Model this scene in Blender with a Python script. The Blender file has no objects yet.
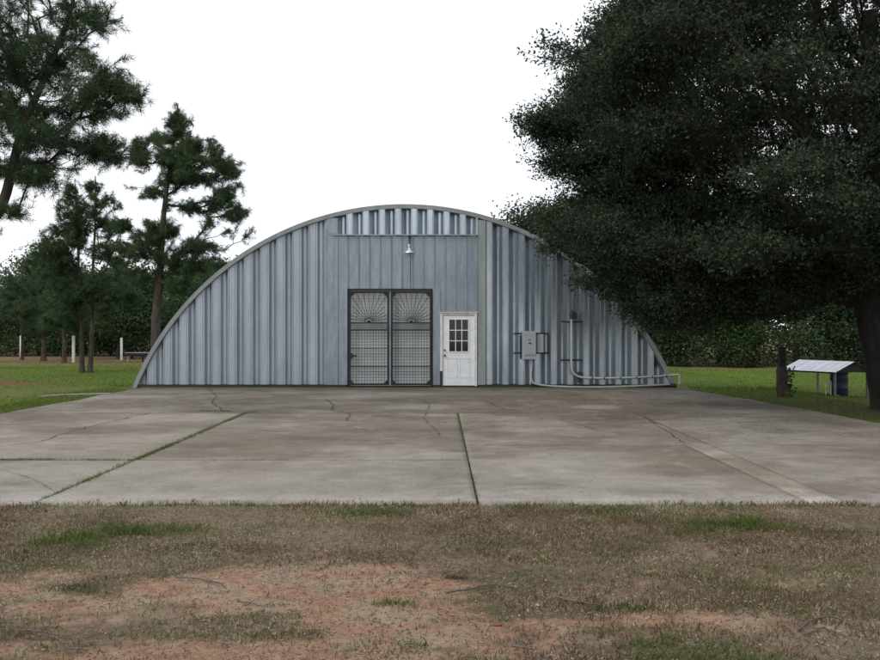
import bpy, math, random
import numpy as np
from mathutils import Vector, Matrix

random.seed(7)
rng = np.random.default_rng(11)
scn = bpy.context.scene
COL = scn.collection
R = math.radians
F = 880.0
HC = 1.6                     # eye height

def X_at(px, d): return (px - 440.0) / F * d
def Z_at(py, d): return HC - (py - 330.0) / F * d
def G(px, py, z=0.0):
    d = (HC - z) * F / (py - 330.0)
    return (X_at(px, d), d, z)

# ------------------------------------------------------------------ noise
_tab = np.random.default_rng(3).random((256, 256))
def vnoise(x, y, seed=0):
    x = np.asarray(x, float) + seed * 17.31; y = np.asarray(y, float) + seed * 9.77
    xi = np.floor(x).astype(int); yi = np.floor(y).astype(int)
    fx = x - xi; fy = y - yi
    fx = fx * fx * (3 - 2 * fx); fy = fy * fy * (3 - 2 * fy)
    a = _tab[xi & 255, yi & 255]; b = _tab[(xi + 1) & 255, yi & 255]
    c = _tab[xi & 255, (yi + 1) & 255]; d = _tab[(xi + 1) & 255, (yi + 1) & 255]
    return (a * (1 - fx) + b * fx) * (1 - fy) + (c * (1 - fx) + d * fx) * fy
def fbm(x, y, o=4, seed=0):
    s = 0; t = 0; a = 1.0
    for k in range(o):
        s = s + a * vnoise(x * 2 ** k, y * 2 ** k, seed + k); t += a; a *= .55
    return s / t
def sstep(a, b, v):
    t = np.clip((v - a) / (b - a), 0, 1); return t * t * (3 - 2 * t)

# ------------------------------------------------------------------ materials
def new_mat(name):
    m = bpy.data.materials.new(name); m.use_nodes = True
    nt = m.node_tree
    return m, nt, nt.nodes, nt.links, nt.nodes['Principled BSDF']
def ramp(N, stops):
    r = N.new('ShaderNodeValToRGB')
    els = r.color_ramp.elements
    while len(els) < len(stops): els.new(.5)
    for e, (p, c) in zip(els, stops):
        e.position = p; e.color = (c[0], c[1], c[2], 1)
    return r
def noise_node(N, L, scale, detail=5, rough=.6, vec=None, stretch=None):
    n = N.new('ShaderNodeTexNoise'); n.inputs['Scale'].default_value = scale
    n.inputs['Detail'].default_value = detail; n.inputs['Roughness'].default_value = rough
    tc = N.new('ShaderNodeTexCoord'); out = tc.outputs['Object']
    if stretch:
        mp = N.new('ShaderNodeMapping'); mp.inputs['Scale'].default_value = stretch
        L.new(out, mp.inputs['Vector']); out = mp.outputs['Vector']
    L.new(out, n.inputs['Vector'])
    return n
def bump(N, L, b, height, strength, dist=.01):
    bp = N.new('ShaderNodeBump'); bp.inputs['Strength'].default_value = strength
    bp.inputs['Distance'].default_value = dist
    L.new(height, bp.inputs['Height']); L.new(bp.outputs['Normal'], b.inputs['Normal'])
def mat_noise(name, c1, c2, scale=6, rough=.8, metal=0, bmp=.2, dist=.01, stretch=None, detail=6, spec=.3):
    m, nt, N, L, b = new_mat(name)
    n = noise_node(N, L, scale, detail, .62, stretch=stretch)
    r = ramp(N, [(.3, c1), (.7, c2)])
    L.new(n.outputs['Fac'], r.inputs['Fac']); L.new(r.outputs['Color'], b.inputs['Base Color'])
    b.inputs['Roughness'].default_value = rough; b.inputs['Metallic'].default_value = metal
    b.inputs['Specular IOR Level'].default_value = spec
    if bmp: bump(N, L, b, n.outputs['Fac'], bmp, dist)
    return m
def mat_leaf(name, cols, trans=.35, rough=.6, patch=.6, spec=.25):
    """colours vary leaf by leaf and in broad patches of younger and older foliage"""
    m, nt, N, L, b = new_mat(name)
    g = N.new('ShaderNodeNewGeometry')
    n = noise_node(N, L, patch, 3, .5)
    mx = N.new('ShaderNodeMath'); mx.operation = 'MULTIPLY_ADD'
    L.new(g.outputs['Random Per Island'], mx.inputs[0]); mx.inputs[1].default_value = .55
    ma = N.new('ShaderNodeMath'); ma.operation = 'MULTIPLY_ADD'
    L.new(n.outputs['Fac'], ma.inputs[0]); ma.inputs[1].default_value = 1.5; ma.inputs[2].default_value = -.52
    L.new(ma.outputs[0], mx.inputs[2])
    k = len(cols)
    r = ramp(N, [(i / (k - 1), c) for i, c in enumerate(cols)])
    L.new(mx.outputs[0], r.inputs['Fac']); L.new(r.outputs['Color'], b.inputs['Base Color'])
    b.inputs['Roughness'].default_value = rough; b.inputs['Specular IOR Level'].default_value = spec
    t = N.new('ShaderNodeBsdfTranslucent'); L.new(r.outputs['Color'], t.inputs['Color'])
    s = N.new('ShaderNodeMixShader'); s.inputs[0].default_value = trans
    L.new(b.outputs[0], s.inputs[1]); L.new(t.outputs[0], s.inputs[2])
    L.new(s.outputs[0], N['Material Output'].inputs['Surface'])
    return m
def mat_galv(name, lo, hi, metal=.55, rough=.42, streak=(1.2, 1.2, .18), spread=(.32, .68)):
    m, nt, N, L, b = new_mat(name)
    n1 = noise_node(N, L, 3.0, 5, .6, stretch=streak)
    n2 = noise_node(N, L, 26, 3, .7, stretch=(1, 1, .25))
    mx = N.new('ShaderNodeMix'); mx.data_type = 'FLOAT'; mx.inputs[0].default_value = .38
    L.new(n1.outputs['Fac'], mx.inputs[2]); L.new(n2.outputs['Fac'], mx.inputs[3])
    r = ramp(N, [(spread[0], lo), (spread[1], hi)])
    L.new(mx.outputs[0], r.inputs['Fac']); L.new(r.outputs['Color'], b.inputs['Base Color'])
    b.inputs['Metallic'].default_value = metal
    rr = N.new('ShaderNodeMapRange'); rr.inputs[3].default_value = rough - .08; rr.inputs[4].default_value = rough + .15
    L.new(n2.outputs['Fac'], rr.inputs[0]); L.new(rr.outputs[0], b.inputs['Roughness'])
    n3 = noise_node(N, L, 1.6, 2, .5, stretch=(1.5, 1.5, .7))
    bump(N, L, b, n3.outputs['Fac'], .35, .03)
    return m

M = {}
M['galv'] = mat_galv('galvanised_sheet', (.35, .395, .43), (.56, .62, .665), metal=.97, rough=.29, spread=(.36, .64))
M['galv_pale'] = mat_galv('pale_galvanised_sheet', (.32, .365, .41), (.46, .515, .565), metal=.85, rough=.42, spread=(.3, .7))
M['galv_flat'] = mat_galv('flat_cladding_sheet', (.21, .25, .285), (.35, .405, .45), metal=.8, rough=.38, streak=(2.6, 2.6, .5))
M['galv_trim'] = mat_galv('weathered_trim', (.24, .27, .28), (.38, .41, .42), rough=.5)
M['roof'] = mat_galv('roof_sheet', (.36, .38, .39), (.5, .52, .53), rough=.5)
M['rusty'] = mat_noise('rusty_base_angle', (.02, .022, .024), (.045, .045, .04), 8, .85)
M['iron'] = mat_noise('black_painted_iron', (.012, .018, .022), (.03, .038, .045), 20, .5, .3, .1, .002)
M['mesh_wire'] = mat_noise('dark_wire', (.03, .037, .043), (.06, .07, .075), 20, .5, .3, 0)
M['backing'] = mat_galv('pale_sliding_door', (.52, .55, .56), (.68, .71, .72), metal=.1, rough=.6)
M['door'] = mat_noise('white_door_paint', (.66, .69, .72), (.78, .81, .83), 5, .45, 0, .05, .003)
M['casing'] = mat_noise('weathered_white_wood', (.50, .49, .47), (.74, .75, .75), 9, .7, 0, .2, .004)
M['glass'] = mat_noise('dark_window_glass', (.006, .007, .009), (.012, .013, .016), 2, .08, 0, 0, spec=.5)
M['brass'] = mat_noise('tarnished_knob', (.10, .09, .08), (.2, .18, .15), 30, .35, .8, 0)
M['boxgrey'] = mat_galv('electrical_box_paint', (.25, .29, .33), (.36, .40, .44), metal=.2, rough=.5)
M['conduit'] = mat_noise('grey_conduit', (.36, .40, .40), (.50, .54, .53), 14, .45, .3, .05, .002)
M['conduit_dark'] = mat_noise('dark_fittings', (.02, .022, .025), (.05, .05, .05), 14, .6, .2, .05, .002)
M['white_cable'] = mat_noise('white_cable', (.6, .6, .6), (.75, .75, .75), 14, .5, 0, 0)
M['shade'] = mat_noise('bare_aluminium_shade', (.55, .57, .6), (.75, .77, .8), 12, .35, .7, 0)
M['bulb'] = mat_noise('unlit_bulb_glass', (.7, .7, .68), (.8, .8, .78), 5, .15, 0, 0, spec=.5)
M['bark_pine'] = mat_noise('pine_bark', (.028, .022, .02), (.10, .08, .07), 9, .95, 0, .9, .04, stretch=(1, 1, .35))
M['bark_oak'] = mat_noise('oak_bark', (.014, .012, .011), (.045, .040, .035), 7, .95, 0, .9, .05, stretch=(1, 1, .3))
M['oak_leaf'] = mat_leaf('oak_leaves', [(.020, .032, .018), (.031, .050, .027), (.046, .070, .040), (.068, .095, .060)], .22, .7, .35, .12)
M['pine_needle'] = mat_leaf('pine_needles', [(.022, .045, .024), (.04, .08, .038), (.065, .11, .048), (.10, .135, .052)], .3, .6, .7)
M['wood_leaf'] = mat_leaf('wood_edge_leaves', [(.016, .030, .014), (.028, .050, .023), (.045, .078, .032), (.07, .115, .045)], .3, .65, .16)
M['wood_leaf_light'] = mat_leaf('lighter_wood_edge_leaves', [(.034, .060, .028), (.055, .096, .042), (.08, .135, .055), (.12, .175, .07)], .35, .7, .16)
M['lime_leaf'] = mat_leaf('bright_leaves', [(.03, .055, .016), (.045, .085, .022), (.065, .12, .03), (.10, .15, .05)], .4, .6, .3)
M['lawn_grass'] = mat_leaf('lawn_blades', [(.06, .085, .016), (.08, .135, .02), (.11, .18, .03), (.20, .19, .06)], .35, .8, .35, .05)
M['green_grass'] = mat_leaf('fresh_grass_blades', [(.055, .085, .024), (.085, .13, .035), (.125, .17, .055), (.19, .20, .09)], .35, .8, 1.2, .05)
M['dry_grass'] = mat_leaf('dead_grass_blades', [(.10, .07, .046), (.23, .17, .115), (.36, .29, .21), (.54, .46, .35)], .15, .9, 1.6, .03)
M['red_weed'] = mat_leaf('reddish_dry_weeds', [(.07, .034, .024), (.11, .058, .036), (.14, .095, .055), (.2, .15, .09)], .2, .9, 1.5, .03)
M['litter'] = mat_leaf('fallen_leaf_litter', [(.04, .03, .022), (.12, .085, .06), (.27, .22, .17), (.45, .40, .33)], .1, .9, 2, .03)
M['twig'] = mat_noise('dry_stick_bark', (.06, .045, .035), (.16, .13, .11), 30, .9, 0, .4, .004)
M['white_post'] = mat_noise('white_pvc', (.5, .51, .5), (.7, .72, .7), 6, .5, 0, .05, .003)
M['old_wood'] = mat_noise('rotting_wood', (.03, .024, .02), (.13, .10, .085), 8, .95, 0, .8, .03, stretch=(1, 1, .3))
M['bench_wood'] = mat_noise('bench_dark_boards', (.02, .018, .018), (.045, .04, .04), 9, .8)
M['bench_top'] = mat_noise('bench_pale_boards', (.3, .29, .27), (.42, .41, .38), 9, .8)
M['shed_tin'] = mat_noise('pale_tin_roof', (.50, .53, .58), (.72, .75, .8), 4, .4, .4, .1, .01)
M['shed_wood'] = mat_noise('grey_post', (.12, .12, .12), (.24, .235, .23), 10, .8)
M['drum'] = mat_noise('blue_plastic', (.014, .028, .048), (.022, .038, .06), 4, .45, 0, .05, .004)
M['clod'] = mat_noise('red_clay_clod', (.16, .055, .035), (.26, .10, .065), 15, .9, 0, .6, .01)
M['stone'] = mat_noise('pale_stone', (.28, .25, .21), (.42, .39, .34), 12, .85, 0, .4, .006)
M['walk'] = mat_noise('pale_sunken_concrete', (.17, .165, .14), (.27, .26, .23), 3, .9, 0, .3, .006)
M['joint'] = mat_noise('joint_dirt', (.03, .026, .018), (.07, .058, .04), 14, .95, 0, .4, .006)

def mat_attr(name, attr, n_scale, amt, rough, bscale, bstr, bdist, extra=None):
    m, nt, N, L, b = new_mat(name)
    a = N.new('ShaderNodeAttribute'); a.attribute_name = attr
    n = noise_node(N, L, n_scale, 8, .7)
    mr = N.new('ShaderNodeMapRange'); mr.inputs[1].default_value = .25; mr.inputs[2].default_value = .75
    mr.inputs[3].default_value = 1 - amt; mr.inputs[4].default_value = 1 + amt
    L.new(n.outputs['Fac'], mr.inputs[0])
    mu = N.new('ShaderNodeVectorMath'); mu.operation = 'SCALE'
    L.new(a.outputs['Color'], mu.inputs[0]); L.new(mr.outputs[0], mu.inputs['Scale'])
    L.new(mu.outputs[0], b.inputs['Base Color'])
    b.inputs['Roughness'].default_value = rough; b.inputs['Specular IOR Level'].default_value = .06
    n2 = noise_node(N, L, bscale, 8, .7)
    bump(N, L, b, n2.outputs['Fac'], bstr, bdist)
    return m
M['concrete'] = mat_attr('old_concrete', 'tone', 24, .30, .82, 60, .5, .006)
M['ground'] = mat_attr('soil_and_turf', 'tone', 16, .42, .95, 38, .9, .025)

# ------------------------------------------------------------------ mesh helpers
def link(o, parent=None):
    COL.objects.link(o)
    if parent is not None: o.parent = parent
    return o
def tag(o, label=None, cat=None, group=None, kind=None):
    if label: o['label'] = label
    if cat: o['category'] = cat
    if group: o['group'] = group
    if kind: o['kind'] = kind
    return o
def empty(name, loc, label, cat, group=None, rz=0):
    o = bpy.data.objects.new(name, None); link(o)
    o.location = loc; o.rotation_euler = (0, 0, rz); o.empty_display_size = .2
    return tag(o, label, cat, group)

def np_mesh(name, V, nper, mat, parent=None, smooth=False, faces=None, attr=None):
    """V (n,nper,3) separate faces, or V (m,3) with faces (k,nper)"""
    me = bpy.data.meshes.new(name)
    if faces is None:
        n = V.shape[0]; co = V.reshape(-1, 3); idx = np.arange(n * nper)
    else:
        co = V; n = faces.shape[0]; idx = faces.reshape(-1)
    me.vertices.add(len(co)); me.vertices.foreach_set('co', co.astype(np.float32).ravel())
    me.loops.add(len(idx)); me.loops.foreach_set('vertex_index', idx.astype(np.int32))
    me.polygons.add(n)
    me.polygons.foreach_set('loop_start', (np.arange(n) * nper).astype(np.int32))
    if smooth: me.polygons.foreach_set('use_smooth', np.ones(n, bool))
    if attr is not None:
        ca = me.attributes.new('tone', 'FLOAT_COLOR', 'POINT')
        c4 = np.ones((len(co), 4), np.float32); c4[:, :3] = attr
        ca.data.foreach_set('color', c4.ravel())
    me.update(calc_edges=True); me.validate()
    me.materials.append(M[mat] if isinstance(mat, str) else mat)
    return link(bpy.data.objects.new(name, me), parent)

class MB:
    def __init__(s): s.v = []; s.f = []; s.sm = []
    def add(s, vs, fs, smooth=False):
        o = len(s.v); s.v += [tuple(v) for v in vs]; s.f += [tuple(i + o for i in f) for f in fs]
        s.sm += [smooth] * len(fs)
    def box(s, x0, x1, y0, y1, z0, z1, rot=None):
        vs = [(x, y, z) for x in (x0, x1) for y in (y0, y1) for z in (z0, z1)]
        if rot: vs = [tuple(rot @ Vector(v)) for v in vs]
        s.add(vs, [(0, 1, 3, 2), (4, 6, 7, 5), (0, 4, 5, 1), (2, 3, 7, 6), (0, 2, 6, 4), (1, 5, 7, 3)])
    def bar(s, a, b, w, h=None, up=(0, 0, 1)):
        a = Vector(a); b = Vector(b); h = h or w
        t = (b - a).normalized(); u = Vector(up)
        if abs(t.dot(u)) > .98: u = Vector((0, 1, 0))
        p = t.cross(u).normalized() * w / 2; q = t.cross(p).normalized() * h / 2
        vs = [c + i * p + j * q for c in (a, b) for i, j in ((-1, -1), (1, -1), (1, 1), (-1, 1))]
        s.add(vs, [(0, 1, 2, 3), (7, 6, 5, 4), (0, 4, 5, 1), (1, 5, 6, 2), (2, 6, 7, 3), (3, 7, 4, 0)])
    def tube(s, pts, rads, n=10, cap=True):
        pts = [Vector(p) for p in pts]
        if not hasattr(rads, '__len__'): rads = [rads] * len(pts)
        rings = []; ref = None
        for i, p in enumerate(pts):
            t = (pts[min(i + 1, len(pts) - 1)] - pts[max(i - 1, 0)]).normalized()
            if ref is None: ref = Vector((1, 0, 0)) if abs(t.x) < .8 else Vector((0, 1, 0))
            u = (ref - t * ref.dot(t)).normalized(); ref = u; w = t.cross(u)
            rings.append([p + (u * math.cos(2 * math.pi * k / n) + w * math.sin(2 * math.pi * k / n)) * rads[i] for k in range(n)])
        vs = [v for r in rings for v in r]; fs = []
        for i in range(len(rings) - 1):
            for k in range(n):
                a = i * n + k; b_ = i * n + (k + 1) % n
                fs.append((a, b_, b_ + n, a + n))
        s.add(vs, fs, True)
        if cap:
            s.add(rings[0], [tuple(range(n))[::-1]]); s.add(rings[-1], [tuple(range(n))])
    def lathe(s, prof, n=20, c=(0, 0, 0)):
        vs = [(c[0] + r * math.cos(2 * math.pi * k / n), c[1] + r * math.sin(2 * math.pi * k / n), c[2] + z) for r, z in prof for k in range(n)]
        fs = [(i * n + k, i * n + (k + 1) % n, (i + 1) * n + (k + 1) % n, (i + 1) * n + k) for i in range(len(prof) - 1) for k in range(n)]
        s.add(vs, fs, True)
    def build(s, name, mat, parent=None, off=(0, 0, 0)):
        me = bpy.data.meshes.new(name)
        me.from_pydata([(v[0] - off[0], v[1] - off[1], v[2] - off[2]) for v in s.v], [], s.f)
        me.polygons.foreach_set('use_smooth', s.sm); me.update()
        me.materials.append(M[mat] if isinstance(mat, str) else mat)
        o = link(bpy.data.objects.new(name, me), parent)
        if parent is None: o.location = off
        return o
def bevel(o, w=.006, seg=2):
    md = o.modifiers.new('bevel', 'BEVEL'); md.width = w; md.segments = seg; md.limit_method = 'ANGLE'
    return o

# ================================================================== GROUND
SL_Y0, SL_Y1 = 8.24, 24.62
def slab_r(y): return np.interp(y, [7, 12, 15, 20, 23.5, 25], [8.6, 8.1, 7.62, 7.15, 6.75, 6.75]) + (fbm(np.asarray(y) * .8, 0 * np.asarray(y), 3, 5) - .5) * .25
def slab_l(y): return -8.32 + (fbm(np.asarray(y) * .7, 0 * np.asarray(y) + 3, 3, 9) - .5) * .22
def ground_z(x, y):
    x = np.asarray(x, float); y = np.asarray(y, float)
    near = sstep(8.35, 7.3, y)
    z = -.035 - .16 * sstep(8.5, 12, x) * sstep(14, 19, y)
    z = z + near * ((fbm(x * 1.1, y * 1.1, 4, 1) - .5) * .10 - .02)
    z = z + near * (fbm(x * 6, y * 6, 3, 2) - .5) * .022
    far = np.clip((y - 26) / 30, 0, 1)
    out = np.maximum(sstep(-8.6, -10.5, x), sstep(26, 30, y))
    z = z + out * (fbm(x * .25, y * .25, 3, 4) - .5) * .12
    # small mound of red soil on the left lawn
    z = z + .16 * np.exp(-(((x + 14.0) / 1.6) ** 2 + ((y - 26.5) / .9) ** 2))
    z = z + .05 * np.exp(-(((x - 1.95) / .55) ** 2 + ((y - 4.9) / .3) ** 2))
    inslab = (y > SL_Y0 - .05) & (y < 44) & (x > -8.2) & (x < 6.6)
    return np.where(inslab, -.045, z)
def clay_mask(x, y):
    b = fbm(x * 1.1 + 3, y * 2.4, 5, 21) - .015
    bias = sstep(6.1, 5.6, y) * sstep(2.0, -.6, x) * .17 + .10 * np.exp(-((y - 5.45 + .05 * x) / .35) ** 2) * sstep(.6, -.6, x) - sstep(6.0, 6.6, y) * .35
    bias = bias - .20 * sstep(-.2, .9, x) - .07 * sstep(5.25, 4.7, y) * sstep(-1.5, 0, x)
    bias = bias + .30 * np.exp(-(((x - 1.95) / .75) ** 2 + ((y - 4.9) / .38) ** 2))
    bias = bias - .28 * np.exp(-(((x - 1.35) / .5) ** 2 + ((y - 4.45) / .3) ** 2))
    return sstep(.46, .72, b + bias + (fbm(x * 5, y * 9, 3, 24) - .5) * .42)
def ground_tone(x, y):
    n1 = fbm(x * 1.7, y * 1.7, 4, 31)[:, None]; n2 = fbm(x * .35, y * .35, 4, 35)[:, None]; n3 = fbm(x * 5, y * 5, 3, 37)[:, None]
    thatch = np.array([.12, .09, .062]) * (1 - n1) + np.array([.225, .172, .122]) * n1
    thatch = thatch * (.8 + .4 * n3)
    clay = np.array([.275, .155, .105]) * (1 - n1) + np.array([.34, .22, .155]) * n1
    sand = np.array([.30, .225, .16])
    clay = clay * (1 - sstep(.5, .65, n3)) + sand * sstep(.5, .65, n3)
    c = clay_mask(x, y)[:, None]
    near = thatch * (1 - c) + clay * c
    grn = np.array([.08, .115, .022]) * (1 - n2) + np.array([.115, .16, .035]) * n2
    brn = np.array([.125, .125, .055]); tan = np.array([.17, .13, .085])
    g = sstep(.05, .22, n2)
    lawn = brn * (1 - g) + grn * g
    # brown strip along the slab's left edge, straw band before the woods
    edge = .6 * sstep(1.0, .1, np.abs(x + 8.9) + (n1[:, 0] - .5) * 1.6) * sstep(27, 24, y)
    lawn = lawn * (1 - .75 * edge[:, None]) + tan * .9 * .75 * edge[:, None]
    straw = np.array([.20, .145, .085])
    sb = np.maximum(sstep(43, 48, y + (n1[:, 0] - .5) * 5) * sstep(2, -4, x), .7 * sstep(38.5, 40.5, y))[:, None]
    lawn = lawn * (1 - sb) + straw * sb
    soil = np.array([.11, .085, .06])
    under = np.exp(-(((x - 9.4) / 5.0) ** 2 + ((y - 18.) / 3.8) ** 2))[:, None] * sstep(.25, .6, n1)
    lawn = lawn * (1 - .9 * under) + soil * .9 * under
    red = np.clip(1.4 * np.exp(-(((x + 14.0) / 1.8) ** 2 + ((y - 26.5) / 1.0) ** 2)), 0, 1)[:, None]
    lawn = lawn * (1 - red) + np.array([.15, .075, .05]) * red
    # red soil towards the building's left foot
    rd = np.exp(-(((x + 10.2) / 1.0) ** 2 + ((y - 24.0) / .9) ** 2))[:, None] * .35
    lawn = lawn * (1 - rd) + np.array([.19, .115, .085]) * rd
    w = sstep(9.2, 8.0, y + (n1[:, 0] - .5) * 1.0)[:, None]
    return near * w + lawn * (1 - w)

def lines(*seg):
    out = []
    for a, b, st in seg: out.append(np.arange(a, b, st))
    return np.concatenate(out)
gx = lines((-400, -60, 40), (-60, -20, 4), (-20, -7, .3), (-7, 7, .045), (7, 22, .3), (22, 60, 4), (60, 401, 40))
gy = lines((-60, -4, 8), (-4, 2.6, .4), (2.6, 8.6, .04), (8.6, 30, .3), (30, 60, 1), (60, 100, 5), (100, 601, 50))
GX, GY = np.meshgrid(gx, gy)
fx, fy = GX.ravel(), GY.ravel()
gz = ground_z(fx, fy)
nx, ny = len(gx), len(gy)
ii = (np.arange(ny - 1)[:, None] * nx + np.arange(nx - 1)[None, :]).ravel()
gf = np.stack([ii, ii + 1, ii + nx + 1, ii + nx], 1)
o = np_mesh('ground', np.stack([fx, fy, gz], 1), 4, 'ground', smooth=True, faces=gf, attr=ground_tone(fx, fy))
tag(o, kind='structure')

# ------------------------------------------------------------------ concrete slab
def conc_tone(x, y, seed):
    st = fbm(x * .45 + seed * .22, y * .75, 5, 51)[:, None]
    bl = fbm(x * .8, y * 1.0, 6, 57)[:, None]
    fine = fbm(x * 5, y * 9, 4, 61)[:, None]
    light = np.array([.262, .240, .205]); brown = np.array([.178, .152, .122]); dark = np.array([.105, .093, .078])
    front = sstep(11.2, 8.4, y)[:, None]
    back = sstep(12, 22, y)[:, None]
    k = sstep(.32, .66, st + .16 * front - .10 * back)
    c = brown * (1 - k) + light * k
    d = sstep(.46, .82, bl + .10 * back - .04 * front) * .55
    c = c * (1 - d) + dark * d
    e = sstep(8.75, 8.3, y)[:, None] * .6
    c = c * (1 - e) + np.array([.33, .31, .28]) * e
    sp = fbm(x * 5, y * 5, 2, 63)[:, None]; c = c * (.86 + .28 * sp)
    for sd_, sc_n, lo_ in ((71, .55, .93), (73, .8, .94)):       # thin tide marks left by drying puddles
        rg = 1 - np.abs(2 * fbm(x * sc_n, y * sc_n * .8, 5, sd_) - 1)
        q = (sstep(lo_, 1.0, rg) * .30)[:, None] * sstep(.35, .6, fine)
        c = c * (1 - q) + (np.array([.34, .315, .275]) if sd_ == 71 else np.array([.07, .06, .05])) * q
    # algae and damp grime along the foot of the wall
    g = sstep(22.6, 24.4, y + (bl[:, 0] - .5) * 2)[:, None] * .7
    c = c * (1 - g) + np.array([.085, .076, .062]) * g
    # pale patches where standing water dried
    for (px, py, rx, ry, a) in ((550, 463, 40, 4.2, .7), (596, 407, 26, 2.0, .9), (90, 470, 70, 6, .4), (250, 478, 60, 7, .35), (150, 440, 60, 3, .3), (610, 478, 60, 5, .3), (790, 424, 40, 2.5, .3)):
        wx, wy, _ = G(px, py); sx = rx / F * wy; sy = ry * wy * wy / (HC * F)
        q = (((x - wx) / sx) ** 2 + ((y - wy) / sy) ** 2) + (fine[:, 0] - .5) * 2.2
        q = (a * sstep(1.25, .4, q))[:, None]
        c = c * (1 - q) + np.array([.31, .285, .245]) * q
    # dark damp blotches
    for (px, py, rx, ry, a) in ((650, 446, 45, 2.5, .7), (470, 398, 60, 3, .5), (230, 448, 70, 3, .35), (350, 470, 60, 4, .35), (660, 470, 70, 5, .25), (400, 486, 90, 4, .3)):
        wx, wy, _ = G(px, py); sx = rx / F * wy; sy = ry * wy * wy / (HC * F)
        q = (((x - wx) / sx) ** 2 + ((y - wy) / sy) ** 2) + (bl[:, 0] - .5) * 2.5
        q = (.4 * a * sstep(1.8, -.2, q))[:, None]
        c = c * (1 - q) + np.array([.095, .085, .075]) * q
    # faint curved tyre tracks
    for (cx, cy, r0) in ((-1.2, 20.5, 5.2), (-1.2, 20.5, 6.9), (3.5, 6.0, 6.3)):
        rr = np.hypot(x - cx, y - cy) + (bl[:, 0] - .5) * .1
        q = (np.exp(-((rr - r0) / .10) ** 2) * .30 * (fine[:, 0] + .2))[:, None]
        c = c * (1 - q) + np.array([.30, .28, .25]) * q
    return c * (.84 + .32 * fine)
slabV, slabF, slabC = [], [], []; voff = 0
def panel(x0, x1, y0, y1, st, seed, zt=0.0, tone=1.0):
    global voff
    g = .011; gy = .022
    ys = np.linspace(y0 + gy, y1 - gy, max(3, int((y1 - y0) / st)))
    n = max(3, int(((x1 if not callable(x1) else 8) - (x0 if not callable(x0) else -8.3)) / st))
    t = np.linspace(0, 1, n)
    xa = (x0(ys) if callable(x0) else np.full_like(ys, x0 + g)); xb = (x1(ys) if callable(x1) else np.full_like(ys, x1 - g))
    XX = xa[:, None] * (1 - t) + xb[:, None] * t; YY = np.repeat(ys[:, None], n, 1).copy()
    if y0 < 8.3: YY[0] += (fbm(XX[0] * 1.9, XX[0] * 0, 4, 71) - .5) * .30 - .03
    ZZ = zt + (fbm(XX * .4, YY * .4, 3, 81) - .5) * .012
    m = len(ys)
    V = np.stack([XX.ravel(), YY.ravel(), ZZ.ravel()], 1)
    i = (np.arange(m - 1)[:, None] * n + np.arange(n - 1)[None, :]).ravel()
    Fc = np.stack([i, i + 1, i + n + 1, i + n], 1)
    rim = np.concatenate([np.arange(n), np.arange(1, m) * n + n - 1, (m - 1) * n + np.arange(n - 2, -1, -1), np.arange(m - 2, 0, -1) * n])
    lo = V[rim].copy(); lo[:, 2] -= .16; k = len(V); nr = len(rim)
    q = np.arange(nr); Fs = np.stack([rim, k + q, k + (q + 1) % nr, rim[(q + 1) % nr]], 1)
    V2 = np.concatenate([V, lo]); c = conc_tone(V2[:, 0], V2[:, 1], seed) * tone
    slabV.append(V2); slabF.append(np.concatenate([Fc, Fs]) + voff); slabC.append(c); voff += len(V2)
XL = lambda y: slab_l(y); XR = lambda y: slab_r(y)
panel(XL, -3.75, SL_Y0, 10.83, .055, 1); panel(-3.75, .35, SL_Y0, 10.83, .055, 2, .003, .97)
panel(.35, 3.43, SL_Y0, 12.3, .055, 3, -.002); panel(3.43, 3.78, SL_Y0, 12.3, .055, 4, .002, 1.22); panel(3.78, XR, SL_Y0, 12.3, .055, 5, 0, .95)
panel(XL, -3.75, 10.83, 17.0, .07, 6, .002, 1.04); panel(-3.75, .35, 10.83, 17.0, .07, 7, -.002)
panel(.35, 3.78, 12.3, 17.0, .07, 8, .002); panel(3.78, XR, 12.3, 17.0, .07, 9, -.002)
panel(XL, XR, 17.0, SL_Y1, .09, 10, 0, .95)
o = np_mesh('concrete_slab', np.concatenate(slabV), 4, 'concrete', faces=np.concatenate(slabF), attr=np.concatenate(slabC))
tag(o, kind='structure')

# cracks filled with dirt, lying in the slab surface
ck = MB()
def crack(pts, w):
    P = []
    for (a, b) in zip(pts[:-1], pts[1:]):
        A = np.array(G(*a)[:2]); B = np.array(G(*b)[:2]); n = max(2, int(np.linalg.norm(B - A) / .15))
        for k in range(n): P.append(A + (B - A) * k / n)
    P.append(np.array(G(*pts[-1])[:2]))
    P = [p + rng.normal(0, .018, 2) for p in P]
    for i in range(len(P) - 1):
        t = P[i + 1] - P[i]; t /= np.linalg.norm(t) + 1e-9; nn = np.array([-t[1], t[0]])
        w0 = w * rng.uniform(.1, .7); w1 = w * rng.uniform(.1, .7)
        ck.add([(*(P[i] - nn * w0), .0105), (*(P[i] + nn * w0), .0105), (*(P[i + 1] + nn * w1), .0105), (*(P[i + 1] - nn * w1), .0105)], [(0, 3, 2, 1)])
crack([(0, 460), (60, 459), (134, 460)], .012)
crack([(560, 420), (600, 431), (648, 436)], .012)
crack([(400, 395), (430, 404), (424, 418), (440, 436)], .012)
crack([(0, 447), (40, 442), (70, 432), (110, 422), (150, 413)], .017)
crack([(0, 441), (30, 436), (90, 433), (190, 431), (246, 432), (330, 433)], .008)
crack([(200, 446), (300, 445), (380, 444), (455, 445)], .009)
crack([(208, 388), (216, 396), (212, 403), (224, 411)], .022)
crack([(326, 400), (334, 405), (331, 410), (352, 414), (346, 421)], .022)
crack([(486, 401), (500, 408), (520, 412)], .02)
crack([(642, 414), (655, 425), (668, 432), (685, 444)], .015)
crack([(560, 398), (640, 403), (700, 412)], .014)
crack([(690, 462), (760, 459), (880, 461)], .008)
crack([(752, 447), (800, 452), (880, 449)], .008)
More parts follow.
